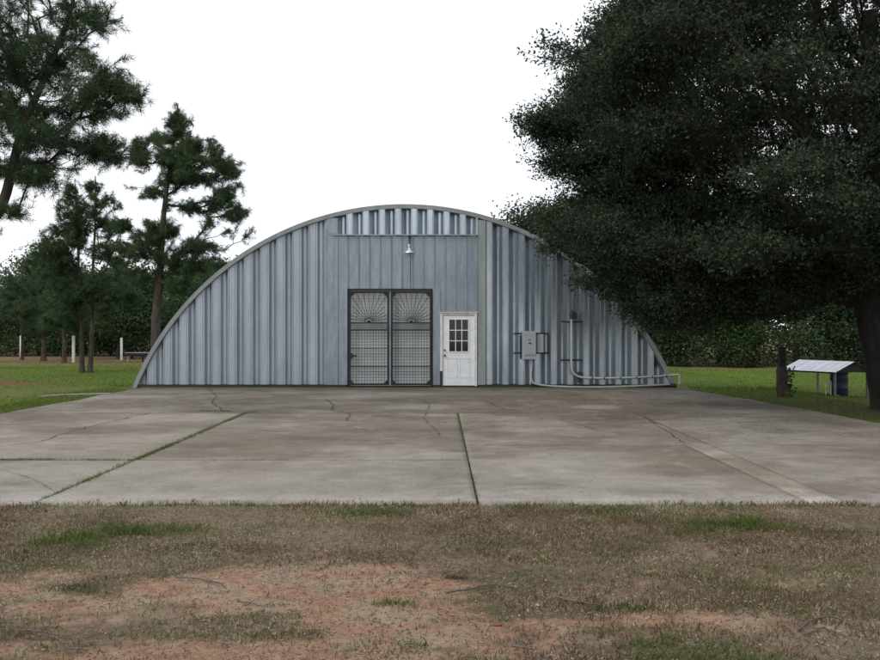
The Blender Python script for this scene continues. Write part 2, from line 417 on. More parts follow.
crack([(0, 470), (30, 478), (52, 490)], .007)
tag(ck.build('slab_crack', 'joint'), kind='structure')

# pale sunken strip of concrete on the left lawn
sb = MB()
pts = [G(40, 396.3), G(70, 394.6), G(112, 393.6)]
for (a, b) in zip(pts[:-1], pts[1:]):
    sb.add([(a[0], a[1] - .16, .012), (b[0], b[1] - .16, .014), (b[0], b[1] + .16, .014), (a[0], a[1] + .16, .012)], [(0, 1, 2, 3)])
    sb.add([(a[0], a[1] - .16, .012), (b[0], b[1] - .16, .014), (b[0], b[1] - .16, -.15), (a[0], a[1] - .16, -.15)], [(3, 2, 1, 0)])
tag(sb.build('path', 'walk'), kind='structure')

# ================================================================== BUILDING
BY = 24.7; CX = -1.0; HW = 7.6; HT = 5.11
RR = (HW ** 2 + HT ** 2) / (2 * HT); CZ = HT - RR; TH = math.asin(HW / RR)
def archz(x, r=RR):
    q = r * r - (x - CX) ** 2
    return CZ + math.sqrt(q) if q > 0 else -1
bld = empty('arched_metal_building', (CX, BY, 0), 'big silver arched corrugated metal building with ironwork gate and white door on concrete slab', 'building')
def bb(mb, name, mat, parent=None):
    p = parent or bld
    org = (CX, BY, 0)
    o = mb.build(name, mat, None, org); o.parent = p; o.location = (0, 0, 0)
    return o
PITCH = .453; DEP = .215
def profile(x0, x1, phase, knots=None):
    """outer flat, slope, inner flat, slope; returns (x, depth behind the outer face)"""
    out = []; knots = knots or [(0, 0), (.016, 0), (.022, .008), (.030, 0), (.140, 0), (.146, .008), (.154, 0), (.170, 0), (.315, DEP), (.372, DEP), (PITCH - .001, 0)]
    k = math.floor((x0 - phase) / PITCH)
    pts = []
    while phase + k * PITCH < x1 + PITCH:
        pts += [(phase + k * PITCH + a, d) for a, d in knots]; k += 1
    def dep(x):
        for (a, da), (b, db) in zip(pts[:-1], pts[1:]):
            if a <= x <= b: return da + (db - da) * (x - a) / max(b - a, 1e-9)
        return 0
    out = [(x0, dep(x0))] + [(a, d) for a, d in pts if x0 + .003 < a < x1 - .003] + [(x1, dep(x1))]
    return out
KL = [(0, 0), (.022, 0), (.028, .008), (.036, 0), (.195, 0), (.203, .008), (.211, 0), (.245, 0), (.300, .095), (.372, .095), (PITCH - .001, 0)]
def corr(x0, x1, phase, z0, top, y0=BY, knots=None):
    mb = MB(); pr = []
    p = profile(x0, x1, phase, knots)
    for (a, da), (b, db) in zip(p[:-1], p[1:]):
        n = max(1, int((b - a) / .05))
        for k in range(n): pr.append((a + (b - a) * k / n, da + (db - da) * k / n))
    pr.append(p[-1])
    vs = []; nz = 6
    for x, d in pr:
        t = max(top(x), z0 + .01)
        for k in range(nz + 1): vs.append((x, y0 + d, z0 + (t - z0) * k / nz))
    fs = [((i * (nz + 1) + k), (i + 1) * (nz + 1) + k, (i + 1) * (nz + 1) + k + 1, i * (nz + 1) + k + 1) for i in range(len(pr) - 1) for k in range(nz)]
    mb.add(vs, fs)
    return mb
top_in = lambda x: archz(x, RR - .05)
lw = corr(-8.47, -3.02, -3.02 - .215 - 12 * PITCH, .07, top_in, BY, KL)
bb(lw, 'end_wall', 'galv_pale')
rw = corr(1.26, 6.50, 1.30, .07, top_in)
bb(rw, 'end_wall', 'galv')
hd = corr(-2.86, 1.058, -2.62, 4.28, top_in, BY - .05)
bb(hd, 'header_panel', 'galv')
# plain flashing sheets beside the gate and door
m = MB(); m.box(-3.20, -2.86, BY - .03, BY - .012, .06, 4.42); m.box(-3.165, -2.865, BY - .044, BY - .031, 4.30, archz(-3.1) - .10)
m.box(-2.90, -2.60, BY - .008, BY + .01, .06, 4.27)
m.box(-3.21, -3.19, BY - .045, BY - .028, .06, 4.42); m.box(-2.875, -2.86, BY - .045, BY - .01, .06, 4.27)
bb(m, 'flashing', 'galv_flat')
m = MB(); m.box(1.06, 1.27, BY - .03, BY - .012, .06, archz(1.28) - .1); m.box(1.262, 1.276, BY - .055, BY - .02, .06, archz(1.28) - .1); m.box(1.04, 1.055, BY - .05, BY - .01, 2.12, 4.24)
bb(m, 'flashing', 'galv_trim')
# header lip
m = MB(); m.box(-3.02, 1.05, BY - .11, BY - .03, 4.245, 4.275); bb(m, 'header_lip', 'galv_trim')
# standing seam flat panels over the opening and over the door
m = MB(); xs = [-2.60 + .3035 * k for k in range(13)]; cl = MB()
for k in range(12):
    a, b = xs[k], xs[k + 1]
    z0 = 2.76 if b < -.15 else 2.12
    tl = random.uniform(-.004, .004)
    cl.add([(a, BY + .02 + tl, z0), (b, BY + .02 - tl, z0), (b, BY + .02 - tl, 4.25), (a, BY + .02 + tl, 4.25)], [(0, 1, 2, 3)])
    cl.add([(a + .03, BY + .012 + tl, z0), (a + .045, BY + .008 + tl, z0), (a + .045, BY + .008 + tl, 4.25), (a + .03, BY + .012 + tl, 4.25)], [(0, 1, 2, 3)])
    m.box(a - .009, a + .009, BY - .02, BY + .0185, z0, 4.247)
bb(cl, 'cladding', 'galv_flat'); bb(m, 'standing_seams', 'galv_trim')
# jamb sheet between gate and door
m = MB(); m.box(-.20, .0, BY - .004, BY + .012, .06, 2.757); m.box(-.015, .0, BY - .03, BY - .005, .06, 2.757)
bb(m, 'jamb_sheet', 'galv_flat')
# dark base angle and footing
m = MB(); m.box(-8.55, -2.62, BY - .06, BY + .16, -.02, .066); m.box(-.2, .0, BY - .06, BY + .16, -.02, .056); m.box(1.06, 6.56, BY - .06, BY + .16, -.02, .066)
bb(m, 'base_angle', 'rusty')
# roof shell: sheets arch over, ribs run along the arch
def arch_strip(prof, n=96, th=TH):
    """prof: list of (y, radius)"""
    mb = MB(); vs = []
    for k in range(n + 1):
        a = -th + 2 * th * k / n
        for y, r in prof: vs.append((CX + r * math.sin(a), y, CZ + r * math.cos(a)))
    q = len(prof)
    mb.add(vs, [(k * q + j, (k + 1) * q + j, (k + 1) * q + j + 1, k * q + j + 1) for k in range(n) for j in range(q - 1)], False)
    return mb
prof = []; y = BY - .07
while y < BY + 17.2:
    prof += [(y, RR), (y + .20, RR), (y + .25, RR - .13), (y + .40, RR - .13)]; y += PITCH
prof.append((y, RR))
bb(arch_strip(prof), 'roof', 'roof')
YB = y
# front fascia: folded angle following the arch
bb(arch_strip([(BY + .2, RR - .135), (BY - .058, RR - .105), (BY - .065, RR - .10), (BY - .075, RR - .004), (BY - .078, RR + .012), (BY + .02, RR + .016)]), 'fascia', 'galv_trim')
bw = MB(); n = 60
vs = []
for k in range(n + 1):
    x = CX - HW + 2 * HW * k / n; vs += [(x, YB - .1, -.02), (x, YB - .1, max(archz(x, RR - .02), 0))]
bw.add(vs, [(2 * k, 2 * k + 1, 2 * k + 3, 2 * k + 2) for k in range(n)]); bb(bw, 'end_wall', 'galv')
# pale sliding door behind the gate
m = MB(); x = -2.56
while x < -.24:
    m.box(x, min(x + .225, -.235), BY + .10, BY + .12, .03, 2.72); x += .228
bb(m, 'sliding_door', 'backing')
m = MB(); m.box(-2.60, -.2, BY + .0, BY + .13, 2.722, 2.76); m.box(-2.60, -2.565, BY + .011, BY + .13, .0, 2.72); m.box(-.232, -.2, BY + .013, BY + .13, 0, 2.72); m.box(-2.565, -.232, BY - .02, BY + .095, -.02, .025)
bb(m, 'opening_frame', 'rusty')
# ------------------------------------------------------------------ ironwork gate (two leaves)
def gate_leaf(x0, x1, lab):
    z0, z1 = .055, 2.69; yc = BY - .045; w = .05
    f = MB()
    f.box(x0, x0 + w, yc - .025, yc + .025, z0, z1); f.box(x1 - w, x1, yc - .025, yc + .025, z0, z1)
    f.box(x0 + w, x1 - w, yc - .023, yc + .023, z1 - w, z1); f.box(x0 + w, x1 - w, yc - .023, yc + .023, z0, z0 + w)
    for z, h in ((1.80, .034), (1.60, .034), (1.09, .024), (.575, .024)):
        f.box(x0 + w, x1 - w, yc - .018, yc + .018, z - h / 2, z + h / 2)
    def gus(cx, cz, sx, sz, s):
        vs = [(cx, yc - .02, cz), (cx + sx * s, yc - .02, cz), (cx, yc - .02, cz + sz * s)]
        vs += [(a, yc + .012, c) for a, b_, c in vs]
        f.add(vs, [(0, 1, 2), (5, 4, 3), (0, 3, 4, 1), (1, 4, 5, 2), (2, 5, 3, 0)])
    for cx, sx in ((x0 + w, 1), (x1 - w, -1)):
        gus(cx, z0 + w, sx, 1, .10); gus(cx, z1 - w, sx, -1, .13)
    for s_, cx in ((1, x0), (-1, x1)):
        pass
    leaf = bb(f, 'gate_leaf', 'iron'); tag(leaf, lab)
    g = MB(); n = 13
    for k in range(1, n):
        x = x0 + w + (x1 - x0 - 2 * w) * k / n
        g.box(x - .0055, x + .0055, yc - .006, yc + .002, z0 + w, 1.585)
        g.box(x - .003, x + .003, yc + .012, yc + .016, 1.81, z1 - w)
    z = z0 + w + .08
    while z < 1.57:
        if min(abs(z - 1.09), abs(z - .575)) > .025: g.box(x0 + w, x1 - w, yc + .0025, yc + .0095, z - .005, z + .005)
        z += .083
    z = 1.9
    while z < z1 - w:
        g.box(x0 + w, x1 - w, yc + .0165, yc + .02, z - .003, z + .003); z += .083
    o = bb(g, 'mesh_grid', 'mesh_wire'); o.parent = leaf
    s = MB(); cx = (x0 + x1) / 2; cz = 1.815; hx = (x1 - x0) / 2 - w; hz = z1 - w - cz
    for k in range(1, 16):
        a = math.pi * k / 16; dx, dz = math.cos(a), math.sin(a)
        t = min(hx / max(abs(dx), 1e-4), hz / max(dz, 1e-4)) - (.10 if 3 < k % 8 < 5 or k % 8 in (3, 5) else .0)
        s.bar((cx + dx * .10, yc, cz + dz * .10), (cx + dx * t, yc, cz + dz * t), .014, .012, up=(0, 1, 0))
    pts = [(cx + math.cos(math.pi * k / 14) * .11, yc - .002, cz + math.sin(math.pi * k / 14) * .11) for k in range(15)]
    s.tube(pts, .011, 6)
    vs = [(cx, yc, cz)] + [(cx + math.cos(math.pi * k / 10) * .06, yc, cz + math.sin(math.pi * k / 10) * .06) for k in range(11)]
    s.add(vs, [(0, k, k + 1) for k in range(1, 11)])
    o = bb(s, 'sunburst', 'iron'); o.parent = leaf
    d = MB(); k = 0; x = x0 + w
    while x < x1 - w - .02:
        d.bar((x, yc + .004, 1.62), (min(x + .055, x1 - w), yc + .004, 1.78), .006); d.bar((x, yc + .010, 1.78), (min(x + .055, x1 - w), yc + .010, 1.62), .006); x += .04
    o = bb(d, 'lattice_band', 'mesh_wire'); o.parent = leaf
    return leaf
gate_leaf(-2.56, -1.425, None)
lf2 = gate_leaf(-1.375, -.235, None)
m = MB(); m.box(-2.53, -2.33, BY - .085, BY - .072, .86, .90); m.box(-2.50, -2.44, BY - .095, BY - .071, .80, .95)
o = bb(m, 'gate_latch', 'iron')

# ------------------------------------------------------------------ white door
m = MB(); m.box(.0, .07, BY - .055, BY + .06, .45, 2.10); m.box(.97, 1.04, BY - .055, BY + .06, .03, 2.10); m.box(.07, .97, BY - .052, BY + .06, 2.03, 2.098)
m.box(-.02, 1.06, BY - .075, BY - .056, 2.085, 2.112)
frm = bb(m, 'door_frame', 'casing')
m = MB(); m.box(.005, .065, BY - .05, BY + .06, .03, .447); bb(m, 'rotted_frame_foot', 'rusty')
m = MB(); m.box(.02, 1.02, BY - .10, BY + .05, .0, .032); bb(m, 'threshold', 'rusty')
dm = MB(); dy0, dy1 = BY - .018, BY + .022
WX0, WX1, WZ0, WZ1 = .262, .787, 1.00, 1.89
dm.box(.072, WX0, dy0, dy1, .045, 2.025); dm.box(WX1, .968, dy0, dy1, .045, 2.025)
dm.box(WX0, WX1, dy0, dy1, WZ1, 2.025); dm.box(WX0, WX1, dy0, dy1, .045, WZ0)
door = bb(dm, 'door', 'door')
pm = MB()
for a, b in ((.20, .49), (.55, .84)):
    for (c, d_, e, g_) in ((a, b, .26, .275), (a, b, .80, .815)): pm.box(c, d_, dy0 - .009, dy0 - .001, e, g_)
    for c in (a, b - .015): pm.box(c, c + .015, dy0 - .009, dy0 - .001, .276, .799)
    for q in (.33, .66): xx = a + (b - a) * q; pm.box(xx - .004, xx + .004, dy0 - .005, dy0 - .001, .276, .799)
    pm.box(a + .03, b - .03, dy0 - .004, dy0 - .0015, .30, .775)
o = bb(pm, 'door_moulding', 'door'); o.parent = door
fm = MB()
for k in range(3):
    pass
fm.box(WX0 - .025, WX0, dy0 - .014, dy0 - .001, WZ0 - .025, WZ1 + .025); fm.box(WX1, WX1 + .025, dy0 - .014, dy0 - .001, WZ0 - .025, WZ1 + .025)
fm.box(WX0, WX1, dy0 - .013, dy0 - .001, WZ1, WZ1 + .025); fm.box(WX0, WX1, dy0 - .013, dy0 - .001, WZ0 - .025, WZ0)
for k in (1, 2):
    x = WX0 + (WX1 - WX0) * k / 3; fm.box(x - .011, x + .011, dy0 - .008, dy0 + .012, WZ0, WZ1)
    z = WZ0 + (WZ1 - WZ0) * k / 3; fm.box(WX0, WX1, dy0 - .006, dy0 + .010, z - .011, z + .011)
o = bb(fm, 'window_grille', 'door'); o.parent = door
gm = MB(); gm.box(WX0 + .001, WX1 - .001, dy0 + .014, dy0 + .020, WZ0 + .001, WZ1 - .001)
o = bb(gm, 'window_pane', 'glass'); o.parent = door
for nm_, zz, rr in (('door_knob', .885, .028), ('deadbolt', 1.035, .024)):
    km = MB(); km.tube([(.135, dy0 - .001, zz), (.135, dy0 - .012, zz), (.135, dy0 - .03, zz), (.135, dy0 - .055, zz), (.135, dy0 - .068, zz)], [rr * 1.15, rr * 1.1, rr * .5, rr, rr * .6], 12)
    o = bb(km, nm_, 'brass'); o.parent = door

# ------------------------------------------------------------------ barn light on the wall
lx = X_at(409.5, BY)
lamp = empty('wall_light', (lx, BY - .1, 4.25), 'small bell shaped metal light hanging on a dark stem above the ironwork gate', 'light')
def child(mb, name, mat, par, org):
    o = mb.build(name, mat, None, org); o.parent = par; o.location = (0, 0, 0); return o
org = (lx, BY - .1, 4.25)
m = MB(); m.tube([(lx, BY - .04, 4.22), (lx, BY - .13, 4.22), (lx, BY - .2, 4.20), (lx, BY - .22, 4.14), (lx, BY - .22, 3.98)], .013, 8)
m.tube([(lx, BY - .1, 4.22), (lx, BY - .03, 4.22)], .045, 12)
child(m, 'stem', 'conduit_dark', lamp, org)
m = MB(); m.tube([(lx, BY - .22, 3.99), (lx, BY - .22, 3.87)], .038, 14); child(m, 'socket', 'shade', lamp, org)
m = MB(); m.lathe([(.035, .0), (.05, -.02), (.085, -.06), (.135, -.10), (.15, -.125), (.152, -.135), (.146, -.125), (.08, -.065), (.045, -.025), (.03, -.01)], 24, (lx, BY - .22, 3.87))
child(m, 'lamp_shade', 'shade', lamp, org)
m = MB(); m.lathe([(.001, -.14), (.03, -.13), (.042, -.10), (.03, -.06), (.02, -.02)], 14, (lx, BY - .22, 3.87)); child(m, 'bulb', 'bulb', lamp, org)
m = MB(); m.tube([(lx + .03, BY - .03, 4.2), (lx + .025, BY - .028, 3.6), (lx + .03, BY - .028, 2.78)], .007, 6); child(m, 'cable', 'conduit_dark', lamp, org)

# ------------------------------------------------------------------ electrical box
x0, x1 = X_at(521.6, BY), X_at(535.3, BY)
z0, z1 = .78, 1.57
org = (x0, BY - .1, z0)
eb = empty('electrical_box', org, 'grey wall mounted electrical box on two metal struts with white cable below', 'electrical box')
m = MB(); m.box(x0, x1, BY - .24, BY - .07, z0, z1); bevel(child(m, 'enclosure', 'boxgrey', eb, org), .008)
m = MB(); m.box(x0 + .05, x1 - .015, BY - .258, BY - .243, z0 + .13, z1 - .05); bevel(child(m, 'cover', 'boxgrey', eb, org), .006)
m = MB(); m.box((x0 + x1) / 2 - .02, (x0 + x1) / 2 + .05, BY - .27, BY - .26, 1.22, 1.25); child(m, 'latch', 'conduit_dark', eb, org)
m = MB(); m.box((x0 + x1) / 2 - .02, (x0 + x1) / 2 + .02, BY - .27, BY - .26, 1.32, 1.335); child(m, 'rating_plate', 'conduit_dark', eb, org)
for zz in (1.50, .955):
    m = MB(); m.box(X_at(514, BY), X_at(548.5, BY), BY - .055, BY - .02, zz - .022, zz + .022); child(m, 'strut', 'conduit_dark', eb, org)
m = MB(); m.box(X_at(536.5, BY), X_at(543, BY), BY - .15, BY - .056, .97, 1.48); bevel(child(m, 'side_box', 'boxgrey', eb, org), .006)
cx = X_at(531.5, BY)
m = MB(); m.tube([(cx, BY - .15, z0 + .01), (cx, BY - .15, z0 - .12), (cx - .03, BY - .12, .35), (cx - .045, BY - .10, .08)], .013, 8); child(m, 'cable', 'white_cable', eb, org)
m = MB(); m.tube([(x0 - .03, BY - .1, 1.45), (x0 - .03, BY - .1, .80)], .022, 8); child(m, 'side_conduit', 'conduit_dark', eb, org)

# low conduit along the base
def curve(pts, sub=6):
    P = [Vector(p) for p in pts]; out = []
    for i in range(len(P) - 1):
        a = P[max(i - 1, 0)]; b = P[i]; c = P[i + 1]; d = P[min(i + 2, len(P) - 1)]
        for k in range(sub):
            t = k / sub
            out.append(.5 * ((2 * b) + (c - a) * t + (2 * a - 5 * b + 4 * c - d) * t * t + (3 * b - a - 3 * c + d) * t ** 3))
    out.append(P[-1]); return out
def W(px, py, y): return (X_at(px, y), y, Z_at(py, y))
yc = BY - .13
org = (2.6, yc, 0)
bc = empty('base_conduit', org, 'lower grey pipe lying along the foot of the ribbed wall with a black end cap', 'pipe')
m = MB(); m.tube(curve([W(531, 372, yc), W(531.5, 380, yc), W(536, 384, yc), W(553, 386.2, yc), W(585, 387.2, yc), W(620, 386.6, yc), W(655, 385.2, yc), W(671, 384.2, yc)]), .028, 10); child(m, 'pipe', 'conduit', bc, org)
m = MB(); m.tube([W(670, 386, yc - .01), W(676, 386, yc - .01)], .075, 12); child(m, 'end_cap', 'conduit_dark', bc, org)
yc = BY - .17
org = (X_at(571.5, BY), yc, .3)
sc_ = empty('service_conduit', org, 'grey service pipe dropping from a black fitting and turning right along the wall', 'pipe')
m = MB(); m.tube(curve([W(571.5, 319, yc), W(571.5, 335, yc), W(571.5, 352, yc), W(571.5, 366, yc), W(573.5, 373, yc), W(580, 377, yc), W(592, 378, yc), W(620, 378, yc), W(650, 376.8, yc), W(679, 375, yc)]), .03, 10)
m.tube([W(679, 374.5, yc), W(679.5, 384, yc)], .038, 10); child(m, 'pipe', 'conduit', sc_, org)
m = MB(); m.tube([W(572, 310, yc), W(572, 313, yc), W(572, 319, yc)], [.03, .06, .055], 12); m.box(X_at(573, yc), X_at(577, yc), yc - .03, yc + .05, Z_at(319, yc), Z_at(312, yc)); child(m, 'fitting', 'conduit_dark', sc_, org)
for py in (321.8, 360):
    m = MB(); m.box(X_at(561, BY), X_at(582, BY), BY - .13, BY - .02, Z_at(py + .8, BY), Z_at(py - .8, BY)); child(m, 'strut', 'conduit_dark', sc_, org)
for px, py in ((592, 378.2), (604, 378.2), (620, 378.1), (636, 377.6), (652, 376.8), (666, 376)):
    m = MB(); m.tube([W(px, py, yc + .001), W(px + 1, py, yc + .001)], .037, 10); child(m, 'coupling', 'conduit_dark', sc_, org)
m = MB(); m.box(X_at(579, yc), X_at(583, yc), yc + .031, yc + .15, .12, .42); child(m, 'stand_off', 'conduit_dark', sc_, org)

# ================================================================== TREES
def skeleton(trunk, tips, wroot=.35, step=.55, droop=.0, wig=.08):
    P = [np.array(p, float) for p in trunk]; par = [i - 1 for i in range(len(P))]
    dl = [0.0]
    for i in range(1, len(P)): dl.append(dl[-1] + np.linalg.norm(P[i] - P[i - 1]))
    T = np.array(P); d = np.min(np.linalg.norm(tips[:, None] - T[None], axis=2), axis=1)
    order = np.argsort(d)
    cap = len(P) + len(tips) * 12
    A = np.zeros((cap, 3)); A[:len(P)] = T; D = np.zeros(cap); D[:len(P)] = dl; n = len(P); tipnode = {}
    minz = len(trunk)
    lock = np.zeros(cap); lock[:max(1, int(len(trunk) * .3))] = 3.0
    for ti in order:
        t = tips[ti]
        v = t - A[:n]; dist = np.linalg.norm(v, axis=1)
        upness = v[:, 2] / (dist + 1e-6)
        cost = dist * (1 + .35 * np.clip(-upness, 0, 1)) + wroot * D[:n] + lock[:n]
        j = int(np.argmin(cost)); k = max(1, int(math.ceil(dist[j] / step)))
        k = min(k, 11)
        a = A[j].copy(); pj = j
        for q in range(1, k + 1):
            f = q / k; pt = a + (t - a) * f
            if q < k:
                pt = pt + rng.normal(0, wig * min(1, dist[j]), 3); pt[2] += droop * math.sin(f * math.pi) * dist[j]
            A[n] = pt; par.append(pj); D[n] = D[pj] + np.linalg.norm(pt - A[pj]); pj = n; n += 1
        tipnode[ti] = pj
    return A[:n], np.array(par), tipnode
def branches_mesh(A, par, ntr, r_trunk, r_tip=.008, power=.47, sides=5):
    n = len(A); cnt = np.zeros(n); kids = [[] for _ in range(n)]
    for i in range(n - 1, 0, -1): kids[par[i]].append(i)
    for i in range(n - 1, -1, -1):
        if not kids[i]: cnt[i] = 1
        if i: cnt[par[i]] += cnt[i]
    r = r_tip * cnt ** power
    for i in range(ntr): r[i] = max(r_trunk[i], r[i] * .6)
    mb = MB(); st = [(0, None)]
    while st:
        i, p = st.pop(); chain = [] if p is None else [p]
        rr = [] if p is None else [min(r[i] * 1.15, r[p])]
        j = i
        while True:
            chain.append(j); rr.append(r[j])
            if not kids[j]: break
            kk = sorted(kids[j], key=lambda q: (-(q < ntr), -cnt[q]))
            for q in kk[1:]: st.append((q, j))
            j = kk[0]
        if len(chain) > 1:
            big = rr[0] > .08
            if big and p is None: mb.tube([A[c] for c in chain], rr, 16, False)
            else: mb.tube([A[c] for c in chain], rr, 8 if big else sides, False)
    return mb, r
def sample_blobs(blobs, seed, clip=None, shell=.45):
    g = np.random.default_rng(seed); out = []
    for (c, rad, n) in blobs:
        v = g.normal(size=(n * 3, 3)); v /= np.linalg.norm(v, axis=1)[:, None]
        u = g.random(n * 3) ** shell
        p = np.array(c) + v * u[:, None] * np.array(rad)
        if clip is not None: p = p[clip(p)]
        out.append(p[:n])
    return np.concatenate(out)
def leaves(cen, n, spread, L, Wd, seed, flat=.6):
    g = np.random.default_rng(seed); N = len(cen) * n
    c = np.repeat(cen, n, 0); off = g.normal(size=(N, 3)) * spread; off[:, 2] *= flat
    p = c + off
    a = g.normal(size=(N, 3)); a[:, 2] *= .6; a /= np.linalg.norm(a, axis=1)[:, None]
    b = g.normal(size=(N, 3)); b = np.cross(a, b); b /= np.linalg.norm(b, axis=1)[:, None]
    l = L * g.uniform(.6, 1.35, (N, 1)); w = Wd * g.uniform(.7, 1.3, (N, 1))
    return np.stack([p, p + a * l * .45 + b * w * .5, p + a * l, p + a * l * .5 - b * w * .5], 1)
def sprays(tip, dirs, n, length, spread, L, Wd, seed):
    """leaves set along short twigs that end at the tips"""
    g = np.random.default_rng(seed); N = len(tip) * n
    t = np.repeat(tip, n, 0); d = np.repeat(dirs, n, 0)
    # each tip carries a few side twigs
    K = 5; tw = g.normal(size=(len(tip), K, 3)) * .75; tw[:, :, 2] *= .38; tw = tw + dirs[:, None, :]; tw /= np.linalg.norm(tw, axis=2)[:, :, None]
    pick = g.integers(0, K, N); w = tw[np.repeat(np.arange(len(tip)), n), pick]
    q = g.random((N, 1)) ** .8
    p = t - d * .15 + w * q * length + g.normal(size=(N, 3)) * spread
    a = w * .7 + g.normal(size=(N, 3)) * .6; a /= np.linalg.norm(a, axis=1)[:, None]
    b = np.cross(a, g.normal(size=(N, 3))); b /= np.linalg.norm(b, axis=1)[:, None]
    l = L * g.uniform(.6, 1.3, (N, 1)); wd = Wd * g.uniform(.7, 1.3, (N, 1))
    s0 = (tip - dirs * .15)[:, None, :] + np.zeros_like(tw); s1 = s0 + tw * length
    s0 = s0.reshape(-1, 3); s1 = s1.reshape(-1, 3); c = np.cross(s1 - s0, g.normal(size=s0.shape)); c /= np.linalg.norm(c, axis=1)[:, None] + 1e-9
    TW.append(np.stack([s0 - c * .006, s0 + c * .006, s1 + c * .002, s1 - c * .002], 1))
    return np.stack([p, p + a * l * .45 + b * wd * .5, p + a * l, p + a * l * .5 - b * wd * .5], 1)
TW = []
def needles(tip, dirs, n, L, Wd, seed, back=.28):
    g = np.random.default_rng(seed); N = len(tip) * n
    t = np.repeat(tip, n, 0); d = np.repeat(dirs, n, 0)
    s = g.random((N, 1)) ** .7
    base = t - d * back * s + g.normal(size=(N, 3)) * .012
    rnd = g.normal(size=(N, 3)); rnd -= d * np.sum(rnd * d, 1)[:, None]; rnd /= np.linalg.norm(rnd, axis=1)[:, None]
    nd = d * g.uniform(.35, 1.1, (N, 1)) + rnd * g.uniform(.5, 1.0, (N, 1)); nd /= np.linalg.norm(nd, axis=1)[:, None]
    l = L * g.uniform(.7, 1.2, (N, 1)); b = np.cross(nd, g.normal(size=(N, 3))); b /= np.linalg.norm(b, axis=1)[:, None]
    e = base + nd * l; e[:, 2] -= .12 * l[:, 0]
    return np.stack([base - b * Wd * .5, base + b * Wd * .5, e], 1)
def smooth_path(pts, sub=5): return [np.array(v) for v in curve(pts, sub)]
def make_tree(name, label, cat, trunk, r0, r1, tips, leaf, bark, leafmat, seed, group=None, wroot=.3, droop=-.03, wig=.08, r_tip=.008, power=.46, name_crown='crown', step=.55):
    base = np.array(trunk[0]); tp = smooth_path(trunk)
    rt = [r0 + (r1 - r0) * (i / (len(tp) - 1)) ** .8 for i in range(len(tp))]
    rt[0] *= 1.3; rt[1] *= 1.12
    A, par, tn = skeleton(tp, tips, wroot, step, droop, wig)
    mb, r = branches_mesh(A, par, len(tp), rt, r_tip, power)
    e = empty(name, tuple(base), label, cat, group)
    mb.v = [(v[0] - base[0], v[1] - base[1], v[2] - base[2]) for v in mb.v]
    mb.build('trunk', bark, e)
    idx = np.array([tn[i] for i in range(len(tips))])
    dirs = A[idx] - A[par[idx]]; dirs[:, 2] += .25 * np.linalg.norm(dirs, axis=1); dirs /= np.linalg.norm(dirs, axis=1)[:, None] + 1e-9
    V = leaf(A[idx], dirs, A, r)
    V = V - base[None, None, :]
    np_mesh(name_crown, V, V.shape[1], leafmat, e)
    return e

# --- the great oak on the right
cy = 18.4
blobs = [((9.2, cy, 6.0), (6.5, 5.6, 4.9), 1850),
         ((4.9, cy, 6.0), (2.0, 2.6, 1.5), 230), ((3.8, cy + .3, 4.6), (1.2, 1.8, .5), 80), ((4.3, cy + .3, 3.9), (1.5, 2.0, .5), 100),
         ((3.7, cy, 3.5), (1.1, 1.8, .7), 110), ((4.7, cy - .4, 2.7), (1.2, 1.6, .8), 170), ((5.2, cy, 3.4), (2.2, 2.4, 1.1), 280), ((5.6, cy + 1.0, 2.75), (1.6, 1.6, .85), 120),
         ((7.6, cy - .5, 3.4), (2.8, 3.2, 1.1), 300), ((10.5, cy, 3.5), (3.2, 3.4, 1.1), 260), ((14.2, cy, 4.6), (2.4, 3, 1.8), 160),
         ((6.2, cy + .5, 8.6), (2.6, 3, 1.6), 200)]
def oclip(p):
    x, y, z = p[:, 0], p[:, 1], p[:, 2]
    px = 440 + x / y * F; py = 330 - (z - HC) / y * F
    low = np.interp(x - .4, [2, 2.6, 3.3, 4.0, 4.8, 6, 9, 16], [4.2, 3.5, 2.8, 1.9, 1.75, 2.1, 2.4, 2.9])
    k = fbm(x * .6 + 5, z * 1.3 + y * .3, 3, 91)
    return (z > low + .5 * (fbm(x * .9, y * .9, 2, 95) - .3)) & (k > .36) & (z < 11.2)
tips = sample_blobs(blobs, 5, oclip, .42)
hang = [((3.5, cy, 4.0), (.7, 1.2, .4), 50), ((3.9, cy, 3.2), (.65, 1.2, .45), 80), ((4.4, cy, 2.5), (.65, 1.2, .45), 100), ((4.9, cy, 2.1), (.9, 1.4, .5), 130), ((6.2, cy, 2.3), (1.0, 1.6, .5), 110),
        ((2.75, cy, 5.1), (.75, 1.0, .25), 60), ((2.45, cy, 5.9), (.75, 1.0, .28), 75), ((3.4, cy, 6.2), (.8, 1.2, .5), 70), ((3.3, cy, 6.8), (.7, 1.1, .35), 70), ((3.9, cy, 7.8), (.8, 1.1, .4), 80), ((4.6, cy, 8.6), (1.1, 1.4, .7), 130), ((4.4, cy, 5.2), (1.2, 2.2, .9), 160), ((8.0, cy + 1.5, 2.6), (1.6, 1.4, .5), 110)]
gp = np.random.default_rng(27); pads = []
while len(pads) < 85:
    v = gp.normal(size=3); v /= np.linalg.norm(v)
    if v[0] > .35 or v[1] > .75: continue
    q = gp.uniform(.96, 1.12)
    c = (9.0 + v[0] * 7.0 * q, cy + v[1] * 5.4 * q, 6.0 + v[2] * 4.9 * q)
    if c[2] < np.interp(c[0], [2, 2.6, 3.3, 4.0, 4.8, 6, 9, 16], [4.2, 3.5, 2.8, 2.1, 2.0, 2.5, 3.0, 3.0]): continue
    if 440 + (c[0] - .75) / c[1] * F < 534 + 27 * max(0, c[2] - 6.0): continue
    pads.append((c, (gp.uniform(.7, 1.25), gp.uniform(.7, 1.1), gp.uniform(.14, .28)), int(gp.integers(16, 34))))
